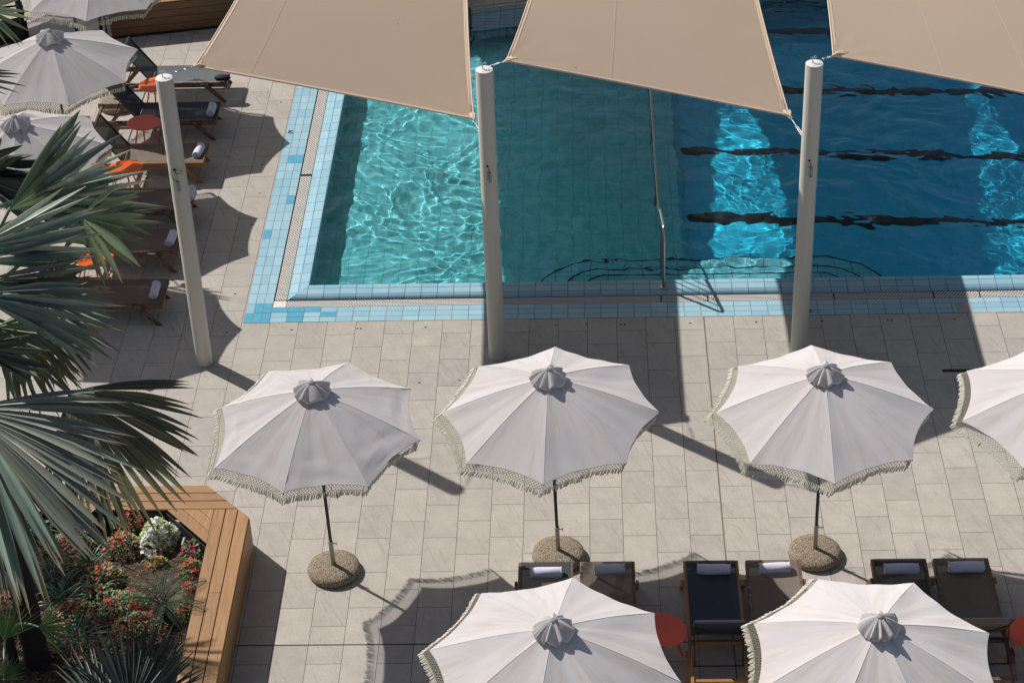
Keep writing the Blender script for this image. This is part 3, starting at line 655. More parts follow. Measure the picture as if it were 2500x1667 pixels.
# ================================================================== umbrellas
def make_umbrella(hub, base, phi, tips, label, group='fringed white umbrellas', R_=1.24, zr=2.13, wind=1.0, seed=1, slack=0):
    rg = random.Random(seed)
    hub = Vector(hub); base = Vector((base[0], base[1], 0))
    root = empty('fringed_umbrella', base, label, 'umbrella', group)
    H = hub - base
    cz = hub.z
    T = []
    for k in range(8):
        if k in tips: t = at(tips[k][0], tips[k][1], zr) - base
        else:
            a = phi - math.pi / 4 * k; t = Vector((H.x + R_ * math.cos(a), H.y + R_ * math.sin(a), zr))
        T.append(t)
    top = Vector((H.x, H.y, H.z))
    cen = Vector((H.x, H.y, zr))
    cv = MB(); nu, nv = 18, 16
    edges = []
    for k in range(8):
        P, Q = T[k], T[(k + 1) % 8]
        rows = []; wob = [rg.uniform(-1, 1) for _ in range(6)]
        sag = rg.uniform(.012, .035)
        for i in range(nv + 1):
            v = i / nv; v2 = .03 + .97 * v
            row = []
            for jx in range(nu + 1):
                u = jx / nu
                def ribp(X, vv):
                    p = top.lerp(X, vv); p.z += .035 * math.sin(math.pi * vv); return p
                p = ribp(P, v2).lerp(ribp(Q, v2), u)
                b4 = 4 * u * (1 - u)
                inw = (cen - (P + Q) / 2).normalized()
                p = p + inw * (.070 * b4 * v2 ** 3)
                p.z -= sag * b4 * math.sin(math.pi * min(1, v2 * .9)) * .8
                p.z += .024 * b4 * v2 ** 6 * .8                    # the hem pulls up between the tips
                # wrinkles: soft radial folds, and cross folds near the tips
                p.z += .0045 * math.sin(u * 17 + wob[0] * 3) * v2 * b4 * (1 + wob[1] * .5)
                for (uu, w_) in ((u, wob[2]), (1 - u, wob[3])):
                    p.z += .010 * w_ * math.exp(-((uu - .10) / .09) ** 2) * math.sin(v2 * 13 + w_ * 4) * v2 ** 4
                p.z += .006 * wob[4] * math.sin(v2 * 9 + u * 5 + wob[5] * 3) * b4
                if slack: p.z += slack * (.020 * math.sin(v2 * 34 + u * 4 + wob[1] * 3) * math.exp(-((v2 - .86) / .10) ** 2) * (.3 + b4) + .006 * math.sin(v2 * 22 - u * 7) * b4 * v2)
                row.append(p)
            rows.append(row)
        cv.grid(rows); edges += rows[-1][:-1]
    for k in range(8): cv.tube([top.lerp(T[k], .03 + .97 * i / 12) + Vector((0, 0, .035 * math.sin(math.pi * (.03 + .97 * i / 12)) + .0006)) for i in range(13)], .0026, 4)
    cv.tube([q - Vector((0, 0, .004)) for q in edges + [edges[0]]], .004, 5)
    can = cv.build('canopy', M_CANVAS, root)
    # the canopy material looks at the object's own space: put its origin on the hub
    for vtx in can.data.vertices: vtx.co -= top
    can.location = top
    # ruffled vent cap
    vc = MB(); rows = []; ph = rg.uniform(0, 6)
    for i in range(9):
        v = i / 8; row = []
        for q in range(109):
            a = 2 * math.pi * q / 108
            aw = a + .22 * math.sin(2 * a + ph) + .10 * math.sin(3 * a + 2 * ph)
            ruf = math.sin(9 * aw + ph) + .75 * math.sin(17 * aw + ph * 3) * (.6 + .4 * math.sin(a + ph)) + .45 * math.sin(3 * a + ph * 2)
            r_ = .010 + .19 * v ** .8 * (1 + .06 * ruf * v); z = .045 - .135 * v ** 1.3 + .030 * ruf * v
            row.append(Vector((r_ * math.cos(a), r_ * math.sin(a), z)))
        rows.append(row)
    vc.grid(rows)
    vo = vc.build('vent_cap', M_CAPCLOTH, root); vo.location = top + Vector((0, 0, .062)); sd = vo.modifiers.new('t', 'SOLIDIFY'); sd.thickness = .003
    fi = MB(); fi.lathe([(.0001, .055), (.03, .052), (.038, .04), (.036, .01)], 16); fi.lathe([(.006, .056), (.0001, .0565)], 8, 1)
    fo = fi.build('finial', [M_CAPCLOTH, M_DARKHOLE], root); fo.location = top + Vector((0, 0, .075))
    # fringe: knotted net and tassels blown by a light breeze
    fr = MB()
    pts = edges + [edges[0]]
    seg = [(pts[i + 1] - pts[i]).length for i in range(len(pts) - 1)]; tot = sum(seg)
    def along(s):
        s %= tot
        for i, L in enumerate(seg):
            if s <= L: return pts[i].lerp(pts[i + 1], s / L)
            s -= L
        return pts[-1].copy()
    step = .019; cnt = int(tot / step)
    P = [along(i * step) for i in range(cnt)]
    dirs = []
    for i, q in enumerate(P):
        rad = (q - cen); rad.z = 0; rad.normalize()
        ang = math.atan2(rad.y, rad.x)
        out = max(0, math.cos(ang - R(165)))
        slow = math.sin(i * .11 + seed) * .5 + math.sin(i * .043 + 2 * seed) * .5
        dv = Vector((0, 0, -1)) + rad * (.28 + .75 * out * wind + .18 * slow) + Vector((-.30, .10, 0)) * wind * (1 + .5 * slow)
        if math.cos(ang) > .35: dv += rad * (-.35 * wind)
        dirs.append(dv.normalized())
    net = .085
    lev = [0, .021, .042, .063, net]
    def np_(i, l): return P[i % cnt] + dirs[i % cnt] * lev[l]
    th = .0027
    for i in range(cnt):
        for l in range(4):
            a = np_(i, l)
            for sgn in (-1, 1):
                if (i + l) % 2: continue
                b2 = np_(i + sgn, l + 1)
                sd_ = (b2 - a).cross(dirs[i % cnt].cross(Vector((0, 0, 1))) if False else (P[(i + 1) % cnt] - P[i]).cross(dirs[i])).normalized() * th
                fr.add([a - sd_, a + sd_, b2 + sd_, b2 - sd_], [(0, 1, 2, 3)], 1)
    for i in range(0, cnt):
        a = np_(i, 4) if (i % 2 == 0) else np_(i, 4) + dirs[i] * .002
        L = rg.uniform(.065, .092); dd = (dirs[i] + Vector((rg.uniform(-.12, .12), rg.uniform(-.12, .12), rg.uniform(-.15, .02)))).normalized()
        m_ = a + dd * L * .5 + Vector((rg.uniform(-.004, .004), rg.uniform(-.004, .004), 0))
        fr.tube([a, m_, a + dd * L], [.0048, .0068, .0075], 4, 0, False)
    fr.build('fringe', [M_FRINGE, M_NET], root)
    # ribs under the cloth, pole, sleeve and base
    for k in range(8):
        r_ = MB(); a = top - Vector((0, 0, .03)); r_.tube([a, top.lerp(T[k], .5) + Vector((0, 0, .012)), T[k] - Vector((0, 0, .012))], .009, 6)
        r_.build('rib', M_POLEDARK, root)
        r_ = None
    up_ = MB(); dv = (top - Vector((0, 0, .1))).normalized()
    f0 = lambda z: Vector((H.x * (z - .1) / (H.z - .1), H.y * (z - .1) / (H.z - .1), z))
    up_.tube([f0(.40), f0(H.z - .02)], .0195, 14); up_.build('pole', M_POLEDARK, root)
    sl_ = MB(); sl_.tube([f0(.095), f0(.47)], .027, 16)
    sl_.tube([f0(.44) + Vector((.02, -.01, 0)), f0(.44) + Vector((.065, -.012, 0))], .006, 6); sl_.tube([f0(.44) + Vector((.066, -.012, -.022)), f0(.44) + Vector((.066, -.012, .022))], .006, 6)
    sl_.tube([f0(.16) + Vector((.02, -.01, 0)), f0(.16) + Vector((.05, -.012, 0))], .005, 6)
    sl_.build('sleeve', M_SLEEVE, root)
    bs = MB(); bs.lathe([(.28, .0), (.305, .02), (.312, .05), (.303, .082), (.27, .108), (.2, .120), (.0001, .124)], 48); bs.build('base', M_PEBBLE, root)
    return root

S_ = 3.136
def cp(o, pts): return {k: (o[0] + x / S_, o[1] + y / S_) for k, (x, y) in pts.items()}
def h2(x, y, z=2.62): p = at(x, y, z); return (p.x, p.y, z)
def fb_(x, y): p = at(x, y, .12); return (p.x, p.y)
make_umbrella(h2(761, 953), fb_(814, 1376), R(77), cp((450, 800), {0: (1262, 262), 1: (1733, 468), 2: (1805, 860), 3: (1410, 1215), 4: (755, 1265), 5: (232, 1075), 6: (290, 612), 7: (648, 330)}), 'sagging fringed white umbrella nearest the wooden planter corner', seed=1, slack=.8)
make_umbrella(h2(1338.6, 921), fb_(1363, 1340.8), R(88), cp((1000, 800), {0: (1115, 145), 1: (1680, 285), 2: (1912, 645), 3: (1660, 1035), 4: (1025, 1200), 5: (437, 1040), 6: (245, 655), 7: (530, 295)}), 'taut fringed white umbrella in front of the post by the shallow end', seed=2)
make_umbrella(h2(2014, 913), fb_(1990, 1337), R(90.5), cp((1750, 800), {0: (722, 133), 1: (1333, 265), 2: (1662, 620), 3: (1500, 1010), 4: (905, 1195), 5: (255, 1040), 6: (-5, 655), 7: (165, 290)}), 'fringed white umbrella in front of the post by the deep lanes', seed=3)
make_umbrella((5.311, 18.72, 2.62), (5.36, 18.66), R(100), cp((1750, 800), {7: (1915, 330), 6: (1880, 715), 5: (2345, 1075)}), 'fringed white umbrella beside the slot drain, cut off by the photo edge', seed=4)
p = h2(1351, 1533); make_umbrella(p, (p[0] + .03, p[1] - .02), R(80), cp((1150, 1167), {0: (780, 760), 1: (1403, 1030), 2: (1610, 1560), 6: (-316, 1315), 7: (80, 880)}), 'fringed white umbrella shading the charcoal lounger and red table', seed=5)
p = h2(2145.5, 1524); make_umbrella(p, (p[0] + .02, p[1] - .02), R(64), cp((1750, 1167), {0: (1510, 800), 1: (2085, 1185), 6: (285, 1110), 7: (780, 770)}), 'fringed white umbrella over the four loungers nearest the right edge', seed=6)
make_umbrella(h2(121, 92), (at(272, 258, .12).x, at(272, 258, .12).y) if False else (-7.82, 27.37), R(66.2), cp((0, 0), {0: (785, 235), 1: (1058, 380), 2: (965, 630), 3: (530, 808), 7: (315, 250)}), 'fringed white umbrella in full view behind the palm, over dark loungers', seed=7)
make_umbrella((-7.748, 24.793, 2.62), (-7.7, 24.75), R(98.6), cp((0, 0), {0: (215, 838), 1: (690, 890)}), 'fringed white umbrella half hidden under the big palm leaves', seed=8)
make_umbrella((-7.665, 30.12, 2.62), (-7.66, 30.1), R(45.9), cp((0, 0), {2: (1120, 75), 3: (660, 165), 4: (235, 95)}), 'fringed white umbrella in front of the sign and dark plank wall', seed=9)

make_umbrella((-10.75, 33.35, 2.62), (-10.75, 33.35), R(60), {}, 'unseen fringed umbrella added outside the upper left corner to shade the dark seat', seed=10, R_=1.45)  # unseen umbrella, added to throw shade on the upper left deck

# ================================================================== loungers
def lounger_parts(root, sling, wood, back=(.39, .55), W=.63):
    # local axes: +x to the foot end, origin under the foot end; seat top at .345
    zt = .345; Ls = 1.235; Lr = 1.98
    for sy in (-1, 1):
        s = MB(); s.box((-Lr / 2, sy * (W / 2 - .019), zt - .045), (Lr, .036, .088)); s.build('side_rail', wood, root, .004)
    for (xt, xb) in ((-.36, -.06), (-1.52, -1.80)):
        for sy in (-1, 1):
            l = MB(); y = sy * (W / 2 + .022)
            vs = [(xt - .055, y - .016, zt - .02), (xt + .055, y - .016, zt - .02), (xt + .055, y + .016, zt - .02), (xt - .055, y + .016, zt - .02), (xb - .035, y - .016, 0), (xb + .035, y - .016, 0), (xb + .035, y + .016, 0), (xb - .035, y + .016, 0)]
            l.add(vs, [(3, 2, 1, 0), (4, 5, 6, 7), (0, 1, 5, 4), (1, 2, 6, 5), (2, 3, 7, 6), (3, 0, 4, 7)]); l.build('leg', wood, root, .004)
    for xx, zz in ((-.025, zt - .05), (-Ls - .06, zt - .06), (-Lr + .06, zt - .05)):
        c = MB(); c.box((xx, 0, zz), (.045, W - .075, .05)); c.build('crossbar', wood, root, .004)
    s = MB(); rows = []
    for i in range(25):
        t = i / 24; x = -.004 - t * (Ls - .01); rows.append([Vector((x, (j_ / 12 - .5) * (W - .068), zt + .004 - .018 * math.sin(math.pi * t) * math.sin(math.pi * j_ / 12) ** .6)) for j_ in range(13)])
    s.grid(rows); so_ = s.build('seat_sling', sling, root)
    hx, hz = -Ls, zt
    bx, bz = hx - back[0], hz + back[1]
    bs = MB(); rows = []
    for i in range(15):
        t = i / 14; rows.append([Vector((hx + (bx - hx) * t - .02 * math.sin(math.pi * t) * math.sin(math.pi * j_ / 12), (j_ / 12 - .5) * (W - .09), hz + (bz - hz) * t - .02 * math.sin(math.pi * t))) for j_ in range(13)])
    bs.grid(rows); bs.build('back_sling', sling, root)
    f = MB(); y = W / 2 - .05
    for sy in (-1, 1): f.beam((hx, sy * y, hz), (bx, sy * y, bz), .026, .022)
    f.beam((bx, -y, bz), (bx, y, bz), .026, .022)
    f.build('back_frame', M_FRAME, root)
    b2 = MB(); mid = .62
    mx, mz = hx + (bx - hx) * mid, hz + (bz - hz) * mid
    b2.tube([(mx - .03 * math.sin(math.pi * t), (t - .5) * 2 * y, mz - .02 - .05 * math.sin(math.pi * t)) for t in [k / 12 for k in range(13)]], .008, 8)
    for sy in (-1, 1): b2.tube([(mx, sy * y, mz), (-Ls - .43, sy * (y - .005), zt - .06)], .008, 8)
    b2.tube([(-Ls - .43, -W / 2 + .03, zt - .06), (-Ls - .43, W / 2 - .03, zt - .06)], .009, 8)
    b2.build('back_support', M_ROPE, root)
def make_lounger(loc, rz, sling, wood, label, group, back=(.39, .55)):
    root = empty('sun_lounger', loc, label, 'sun lounger', group, rz=rz)
    lounger_parts(root, sling, wood, back); return root
GS = 'loungers in the row beside the pool'
SIDE = [(30.52, M_SL_GREY, M_TEAK_OLD, 'grey lounger with its back raised by the dark plank wall'), (29.255, M_SL_NAVY, M_TEAK_OLD, 'navy lounger with a rolled towel behind the red table'), (27.93, M_SL_TAUPE, M_TEAK_NEW, 'taupe lounger with honey coloured new wood legs'),
        (26.545, M_SL_TAUPE, M_TEAK_OLD, 'taupe lounger half hidden behind the post with the cable loop'), (25.42, M_SL_TAUPE, M_TEAK_OLD, 'taupe lounger in umbrella shade, second nearest of the side row'), (24.08, M_SL_TAUPE, M_TEAK_OLD, 'taupe lounger nearest the camera in the side row, beside the palm')]
for (y, s_, w_, lab) in SIDE: make_lounger((-5.86 + (0 if y > 26 else -.02), y, 0), 0, s_, w_, lab, GS)
GF = 'loungers in the row facing the pool'
FRONT = [(-.556, M_SL_CHAR, M_TEAK_OLD, 'charcoal lounger beside the middle pebble base, half under an umbrella'), (.15, M_SL_TAUPE, M_TEAK_OLD, 'taupe lounger between the charcoal lounger and the red table'), (1.332, M_SL_NAVY, M_TEAK_NEW, 'navy lounger with honey coloured rails beside the red table'),
         (2.04, M_SL_TAUPE, M_TEAK_OLD, 'taupe lounger next to the navy one with honey coloured rails'), (3.468, M_SL_CHAR, M_TEAK_OLD, 'near black lounger right of the third pebble base'), (4.172, M_SL_TAUPE, M_TEAK_OLD, 'taupe lounger at the right end of the front row')]
for (x, s_, w_, lab) in FRONT: make_lounger((x, 18.31, 0), R(90), s_, w_, lab, GF, (.40, .56))

# rolled towels
def make_towel_roll(c, axis, L, r_, label, seed, tilt=0):
    rg = random.Random(seed)
    root = empty('rolled_towel', c, label, 'towel', 'rolled white towels on the loungers', rz=axis + tilt)
    m = MB(); rows = []
    ph = rg.uniform(0, 6)
    for i in range(15):
        t = i / 14; x = (t - .5) * L; row = []
        fl_ = 1 - .10 * (abs(2 * t - 1)) ** 5
        for k in range(25):
            a = 2 * math.pi * k / 24
            rr = r_ * fl_ * (1 + .05 * math.sin(2 * a + ph + t * 2) + .04 * math.sin(5 * t + a * 3 + ph))
            z = max(-r_ * .82, rr * math.sin(a)); row.append(Vector((x + .006 * math.sin(a * 2 + ph), rr * 1.08 * math.cos(a), z + r_ * .82)))
        rows.append(row)
    m.grid(rows)
    for sx in (-1, 1):                       # spiral ends
        e = []
        for k in range(60):
            a = k / 59 * 6.28 * 2.6; q = r_ * (1 - k / 66); e.append(Vector((sx * L * .5 * (1.0) + sx * .004 * math.sin(a * 3), q * 1.02 * math.cos(a), max(-r_ * .8, q * math.sin(a)) + r_ * .82)))
        m.tube(e, .0085, 5)
        m.lathe([(r_ * .96, 0), (.0001, .0)], 20, 0, (0, 0, 0), True, Matrix.Translation((sx * (L * .5 - .006), 0, r_ * .82)) @ Matrix.Rotation(R(90), 4, 'Y'))
    m.tube([Vector((x_, r_ * .95, r_ * .5)) for x_ in np.linspace(-L * .49, L * .49, 9)], .009, 6)   # loose outer edge
    m.build('towel_roll', M_TOWEL, root)
def tw(px_, py_, axis, label, seed, L=.30, r_=.058, tilt=0):
    p = at(px_, py_, .40); make_towel_roll((p.x, p.y, .338), axis, L, r_, label, seed, tilt)
tw(516, 266, R(90), 'rolled towel on the navy lounger of the side row', 1)
tw(485, 366, R(84), 'rolled towel on the lounger with honey coloured legs', 2)
tw(465, 470, R(90), 'rolled towel mostly hidden behind the first post', 3)
tw(418, 580, R(86), 'rolled towel touching the edge of the first post from the palm side', 4)
tw(378, 706, R(90), 'rolled towel on the side row lounger nearest the camera', 5)
tw(1334, 1395, 0, 'sunlit rolled towel on the charcoal lounger', 6, .34, .06, R(2))
tw(1488, 1386, 0, 'shaded rolled towel on the taupe lounger beside the charcoal one', 7, .33, .06)
tw(1743, 1387, 0, 'shaded rolled towel on the navy lounger with honey coloured rails', 8, .36, .062, R(-2))
tw(1892, 1384, 0, 'bright rolled towel on the taupe lounger beside the third pebble base', 9, .33, .062, R(3))
tw(2201, 1386, 0, 'rolled towel on the near black lounger', 10, .37, .062)
tw(2359, 1382, 0, 'rolled towel on the right end lounger of the front row', 11, .38, .066, R(1))

# little black bag left on the first lounger
p = at(543, 187, .40); bagr = empty('black_pouch', (p.x, p.y, .348), 'small black pouch left on the grey lounger under the sail corner', 'pouch')
m = MB(); m.lathe([(.10, 0), (.115, .02), (.11, .05), (.07, .066), (.0001, .068)], 18); o = m.build('pouch_body', M_DARKPL, bagr); o.scale = (1.15, .7, 1)
m = MB(); m.tube([(-.10 - .03 * math.sin(a), .02 + .03 * math.cos(a), .02) for a in np.linspace(0, 5.5, 12)], .006, 6); m.build('ring', M_STEEL, bagr)

# side tables: pebble-shaped top on three splayed legs
def make_table(c, rz, m_, label, legs_rot=0, sx=.262, sy=.25):
    root = empty('side_table', (c[0], c[1], 0), label, 'side table', 'red and orange side tables', rz=rz)
    t = MB(); n = 40
    def outline(s, z): return [Vector((s * sx * math.cos(a) * (1 + .06 * math.cos(2 * a) + .05 * math.cos(a)), s * sy * math.sin(a) * (1 - .05 * math.cos(a)), z)) for a in [2 * math.pi * k / n for k in range(n + 1)]]
    t.grid([[Vector((0, 0, .452))] * (n + 1), outline(.96, .452), outline(1, .449), outline(1, .440), outline(.96, .436), [Vector((0, 0, .436))] * (n + 1)], 0, False)
    t.build('table_top', m_, root)
    for k in range(3):
        a = legs_rot + k * 2 * math.pi / 3
        l = MB(); l.tube([(.10 * math.cos(a), .10 * math.sin(a), .437), (.225 * math.cos(a), .225 * math.sin(a), .0)], [.014, .011], 10); l.build('leg', m_, root)
    return root
make_table((-6.98, 29.98), .4, M_ORANGE, 'orange side table striped by fringe shadow beside the grey lounger', .2)
make_table((-6.95, 28.72), -.3, M_RED, 'brick red side table in shade between the navy and taupe loungers', .9)
make_table((-7.0, 27.30), .5, M_ORANGE, 'orange side table seen between palm leaves beside the honey legged lounger', .5)
make_table((-7.0, 24.78), .2, M_ORANGE, 'bright orange side table glimpsed through the palm leaves', .7)
make_table((.745, 17.06), -.9, M_RED, 'brick red side table between the taupe and honey railed navy loungers', 1.15)
p = at(2515, 1540, .45); make_table((p.x, p.y), .3, M_RED, 'brick red side table cut off by the right photo edge', .6)

# ================================================================== wooden bench planter with its bed
pl = empty('wooden_planter', (-4.5, 18, 0), 'wooden bench planter with mitred corner around the flower bed', 'planter'); PO = pl.location
HB = .54
def boards(name, polys, z0, z1, m_):
    k = MB()
    for q in polys: k.prism([(x - PO.x, y - PO.y) for x, y in q], z0, z1)
    return k.build(name, m_, pl, .004)
gp = .010
XB = [(-4.476, -4.342), (-4.331, -4.198), (-4.187, -4.046)]
YB_ = [(19.100, 19.242), (19.253, 19.394), (19.405, 19.540)]
chx = lambda x: 18.93 + (-4.04 - x) * (19.52 - 18.93) / .56           # chamfered outer corner line
polys = []
for i, (x0, x1) in enumerate(XB):
    cuts = [[8.0, 11.3, 14.4, 16.62, 19.094], [8.0, 10.1, 13.2, 15.0, 17.62, 19.094], [8.0, 11.8, 14.9, 16.64, 19.094]][i]
    for a, b in zip(cuts[:-1], cuts[1:]):
        e = b - .002
        if b > 19:
            q = [(x0, a), (x1, a), (x1, min(e, chx(x1))), (x0, min(e, chx(x0)))]
        else: q = [(x0, a), (x1, a), (x1, e), (x0, e)]
        polys.append(q)
boards('bench_slat', polys, HB - .028, HB, M_PLANKY)
polys = []
for i, (y0, y1) in enumerate(YB_):
    cuts = [[-14, -10.6, -8.2, -6.18, -4.65], [-14, -9.4, -7.3, -5.63, -4.3], [-14, -10.1, -8.5, -6.6, -4.3]][i]
    inv = lambda y: -4.04 - (y - 18.93) * .56 / (19.52 - 18.93)
    for a, b in zip(cuts[:-1], cuts[1:]):
        last = b == cuts[-1]
        polys.append([(a, y0), ((inv(y0) if last else b - .002), y0), ((inv(y1) if last else b - .002), y1), (a, y1)])
boards('bench_slat', polys, HB - .028, HB, M_PLANKX)
# diagonal infill of the inner corner
dA, dB = Vector((-5.035, 19.094)), Vector((-4.480, 18.477)); cornr = Vector((-4.480, 19.094))
polys = []
for (f0_, f1_) in ((0, .335), (.345, .68), (.69, .985)):
    a0, b0 = dA.lerp(cornr, f0_), dB.lerp(cornr, f0_); a1, b1 = dA.lerp(cornr, f1_), dB.lerp(cornr, f1_)
    polys.append([tuple(a0), tuple(b0), tuple(b1), tuple(a1)])
MDG = make_wood('bench_plank_diagonal', (.205, .10, .037), (.42, .23, .092), 'y')
boards('bench_slat', polys, HB - .028, HB - .001, MDG)
# outer cladding boards: the long side, the chamfer, the back
k = MB()
for i in range(4):
    z0, z1 = .03 + i * .121, .03 + i * .121 + .115
    k.prism([(-4.06 - PO.x, 8 - PO.y), (-4.042 - PO.x, 8 - PO.y), (-4.042 - PO.x, 18.925 - PO.y), (-4.06 - PO.x, 18.93 - PO.y)], z0, z1)
k.build('side_cladding', M_PLANKY, pl)
k = MB()
for i in range(4):
    z0, z1 = .03 + i * .121, .03 + i * .121 + .115
    k.beam(Vector((-4.046, 18.935, (z0 + z1) / 2)) - PO, Vector((-4.606, 19.525, (z0 + z1) / 2)) - PO, .018, z1 - z0)
    k.prism([(-14 - PO.x, 19.515 - PO.y), (-4.61 - PO.x, 19.515 - PO.y), (-4.61 - PO.x, 19.533 - PO.y), (-14 - PO.x, 19.533 - PO.y)], z0, z1)
k.build('end_cladding', M_PLANKX, pl)
k = MB()                                     # black liner inside the bench
for a, b in (((-4.49, 8), (-4.49, 18.45)), ((-4.49, 18.45), (-5.04, 19.07)), ((-5.04, 19.085), (-14, 19.085))):
    k.beam(Vector((*a, .27)) - PO, Vector((*b, .27)) - PO, .012, .46)
k.build('liner', M_LINER, pl)
# soil
sm = MB(); rows = []
ZS = .30
for i in range(61):
    y = 10 + 9.07 * i / 60; row = []
    for q in range(61):
        x = -14 + 9.5 * q / 60
        row.append(Vector((x, y, ZS + .03 * math.sin(x * 2.3 + y) + .025 * math.sin(y * 3.1 - x * 1.7) + rnd.uniform(-.012, .012))))
    rows.append(row)
sm.grid(rows); soil = sm.build('soil_bed', M_SOIL); tag(soil, 'dark brown soil of the planter bed', 'soil', kind='structure')
k = MB(); A_, B2 = at(425, 1290, .36), at(512, 1345, .36)
k.tube([A_, A_.lerp(B2, .3) + Vector((.01, .02, .01)), A_.lerp(B2, .7), B2 + Vector((.05, -.06, 0))], .018, 10); tag(k.build('irrigation_hose', M_HOSE), 'grey hose lying on the soil under the bench corner', 'hose')
sp_ = empty('garden_spotlight', tuple(at(448, 1330, .33)), 'small grey garden spotlight lying beside the white flowers', 'spotlight')
k = MB(); k.tube([(0, -.05, .03), (.02, .05, .06)], [.024, .028], 12); k.build('lamp_head', M_HOSE, sp_)
k = MB(); k.tube([(0, -.05, .03), (-.005, -.06, .0)], .01, 8); k.build('stake', M_DARKPL, sp_)
for q in ((290, 1370, .28), (398, 1375, .2)):
    k = MB(); a = at(q[0], q[1], .32); k.tube([a, a + Vector((.0, .02, q[2]))], .009, 6); tag(k.build('plant_stake', simple('stake_wood', (.3, .2, .14), .8)), 'thin wooden stake beside the ' + ('red flowers near the strap leaves' if q[0] < 350 else 'white flower mound'), 'stake')

# ------------------------------------------------------------------ plants
def blade_strip(mb, base, dirv, side, nrm, L, w0, split, droop, tipc, var, fold=.32, wpow=1.5, ns=9, bend=0.0, twist=0.0):
    if twist:
        Mt = Matrix.Rotation(twist, 3, dirv); side = Mt @ side; nrm = Mt @ nrm
    vs = []; cs = []
    for i in range(ns + 1):
        t = i / ns
        p = base + dirv * (L * t) + Vector((0, 0, -droop * L * t * t)) + side * (bend * L * t * t)
        if t < split: hw = L * t * w0
        else:
            q = (t - split) / (1 - split); hw = L * split * w0 * (1 - q ** wpow) + .0008
        vs += [p - side * hw + nrm * (fold * hw), p - nrm * (fold * hw * .4), p + side * hw + nrm * (fold * hw)]
        tc = max(0, (t - tipc) / (1 - tipc)) if tipc < 1 else 0
        ed = .18
        cs += [(min(1, tc + ed * (t > .2)), var, 0, 1), (tc, var, 0, 1), (min(1, tc + ed * (t > .2)), var, 0, 1)]
    fs = []
    for i in range(ns):
        a = i * 3; fs += [(a, a + 1, a + 4, a + 3), (a + 1, a + 2, a + 5, a + 4)]
    mb.add(vs, fs, 0, True); mb.col = (mb.col or []) + cs
def fan(mb, H, T, spread, n, split=.45, droop=.12, roll=0.0, wid=1.0, seed=0, tipc=.9, asym=0.0, short=.22, droopvar=.7, cup=.10, tw=.3, jit=.05, fold=.34):
    rg = random.Random(seed)
    H = Vector(H); T = Vector(T); a = T - H; Rr = a.length; a.normalize()
    view = (H - CAM).normalized(); l = a.cross(view).normalized()
    l = Matrix.Rotation(roll, 3, a) @ l; nr = l.cross(a)
    if nr.dot(CAM - H) < 0: nr = -nr
    dphi = 2 * spread / n
    for i in range(n):
        ph = -spread + dphi * (i + .5) + rg.uniform(-.15, .15) * dphi + asym
        dv = (a * math.cos(ph) + l * math.sin(ph)); dv = (dv + nr * (cup * abs(math.sin(ph)) + rg.uniform(-jit, jit))).normalized()
        sd = (l * math.cos(ph) - a * math.sin(ph))
        L = Rr * (1 - short * (abs(ph - asym) / spread) ** 2) * rg.uniform(.88, 1.04)
        blade_strip(mb, H, dv, sd, nr, L, math.tan(dphi / 2) * 1.04 * wid, split * rg.uniform(.9, 1.1), droop * rg.uniform(1 - droopvar, 1 + droopvar), tipc * rg.uniform(.95, 1.05) if tipc < 1 else 1, rg.random(), fold, 2.1, 10, rg.uniform(-.06, .06), rg.uniform(-tw, tw))
def petiole(a, b, r1, r2, sag, name, m_, parent, org):
    k = MB(); a = Vector(a); b = Vector(b)
    pts = [a.lerp(b, t) + Vector((0, 0, sag * math.sin(math.pi * t))) - org for t in [q / 10 for q in range(11)]]
    k.tube(pts, [r1 + (r2 - r1) * q / 10 for q in range(11)], 8); return k.build(name, m_, parent)

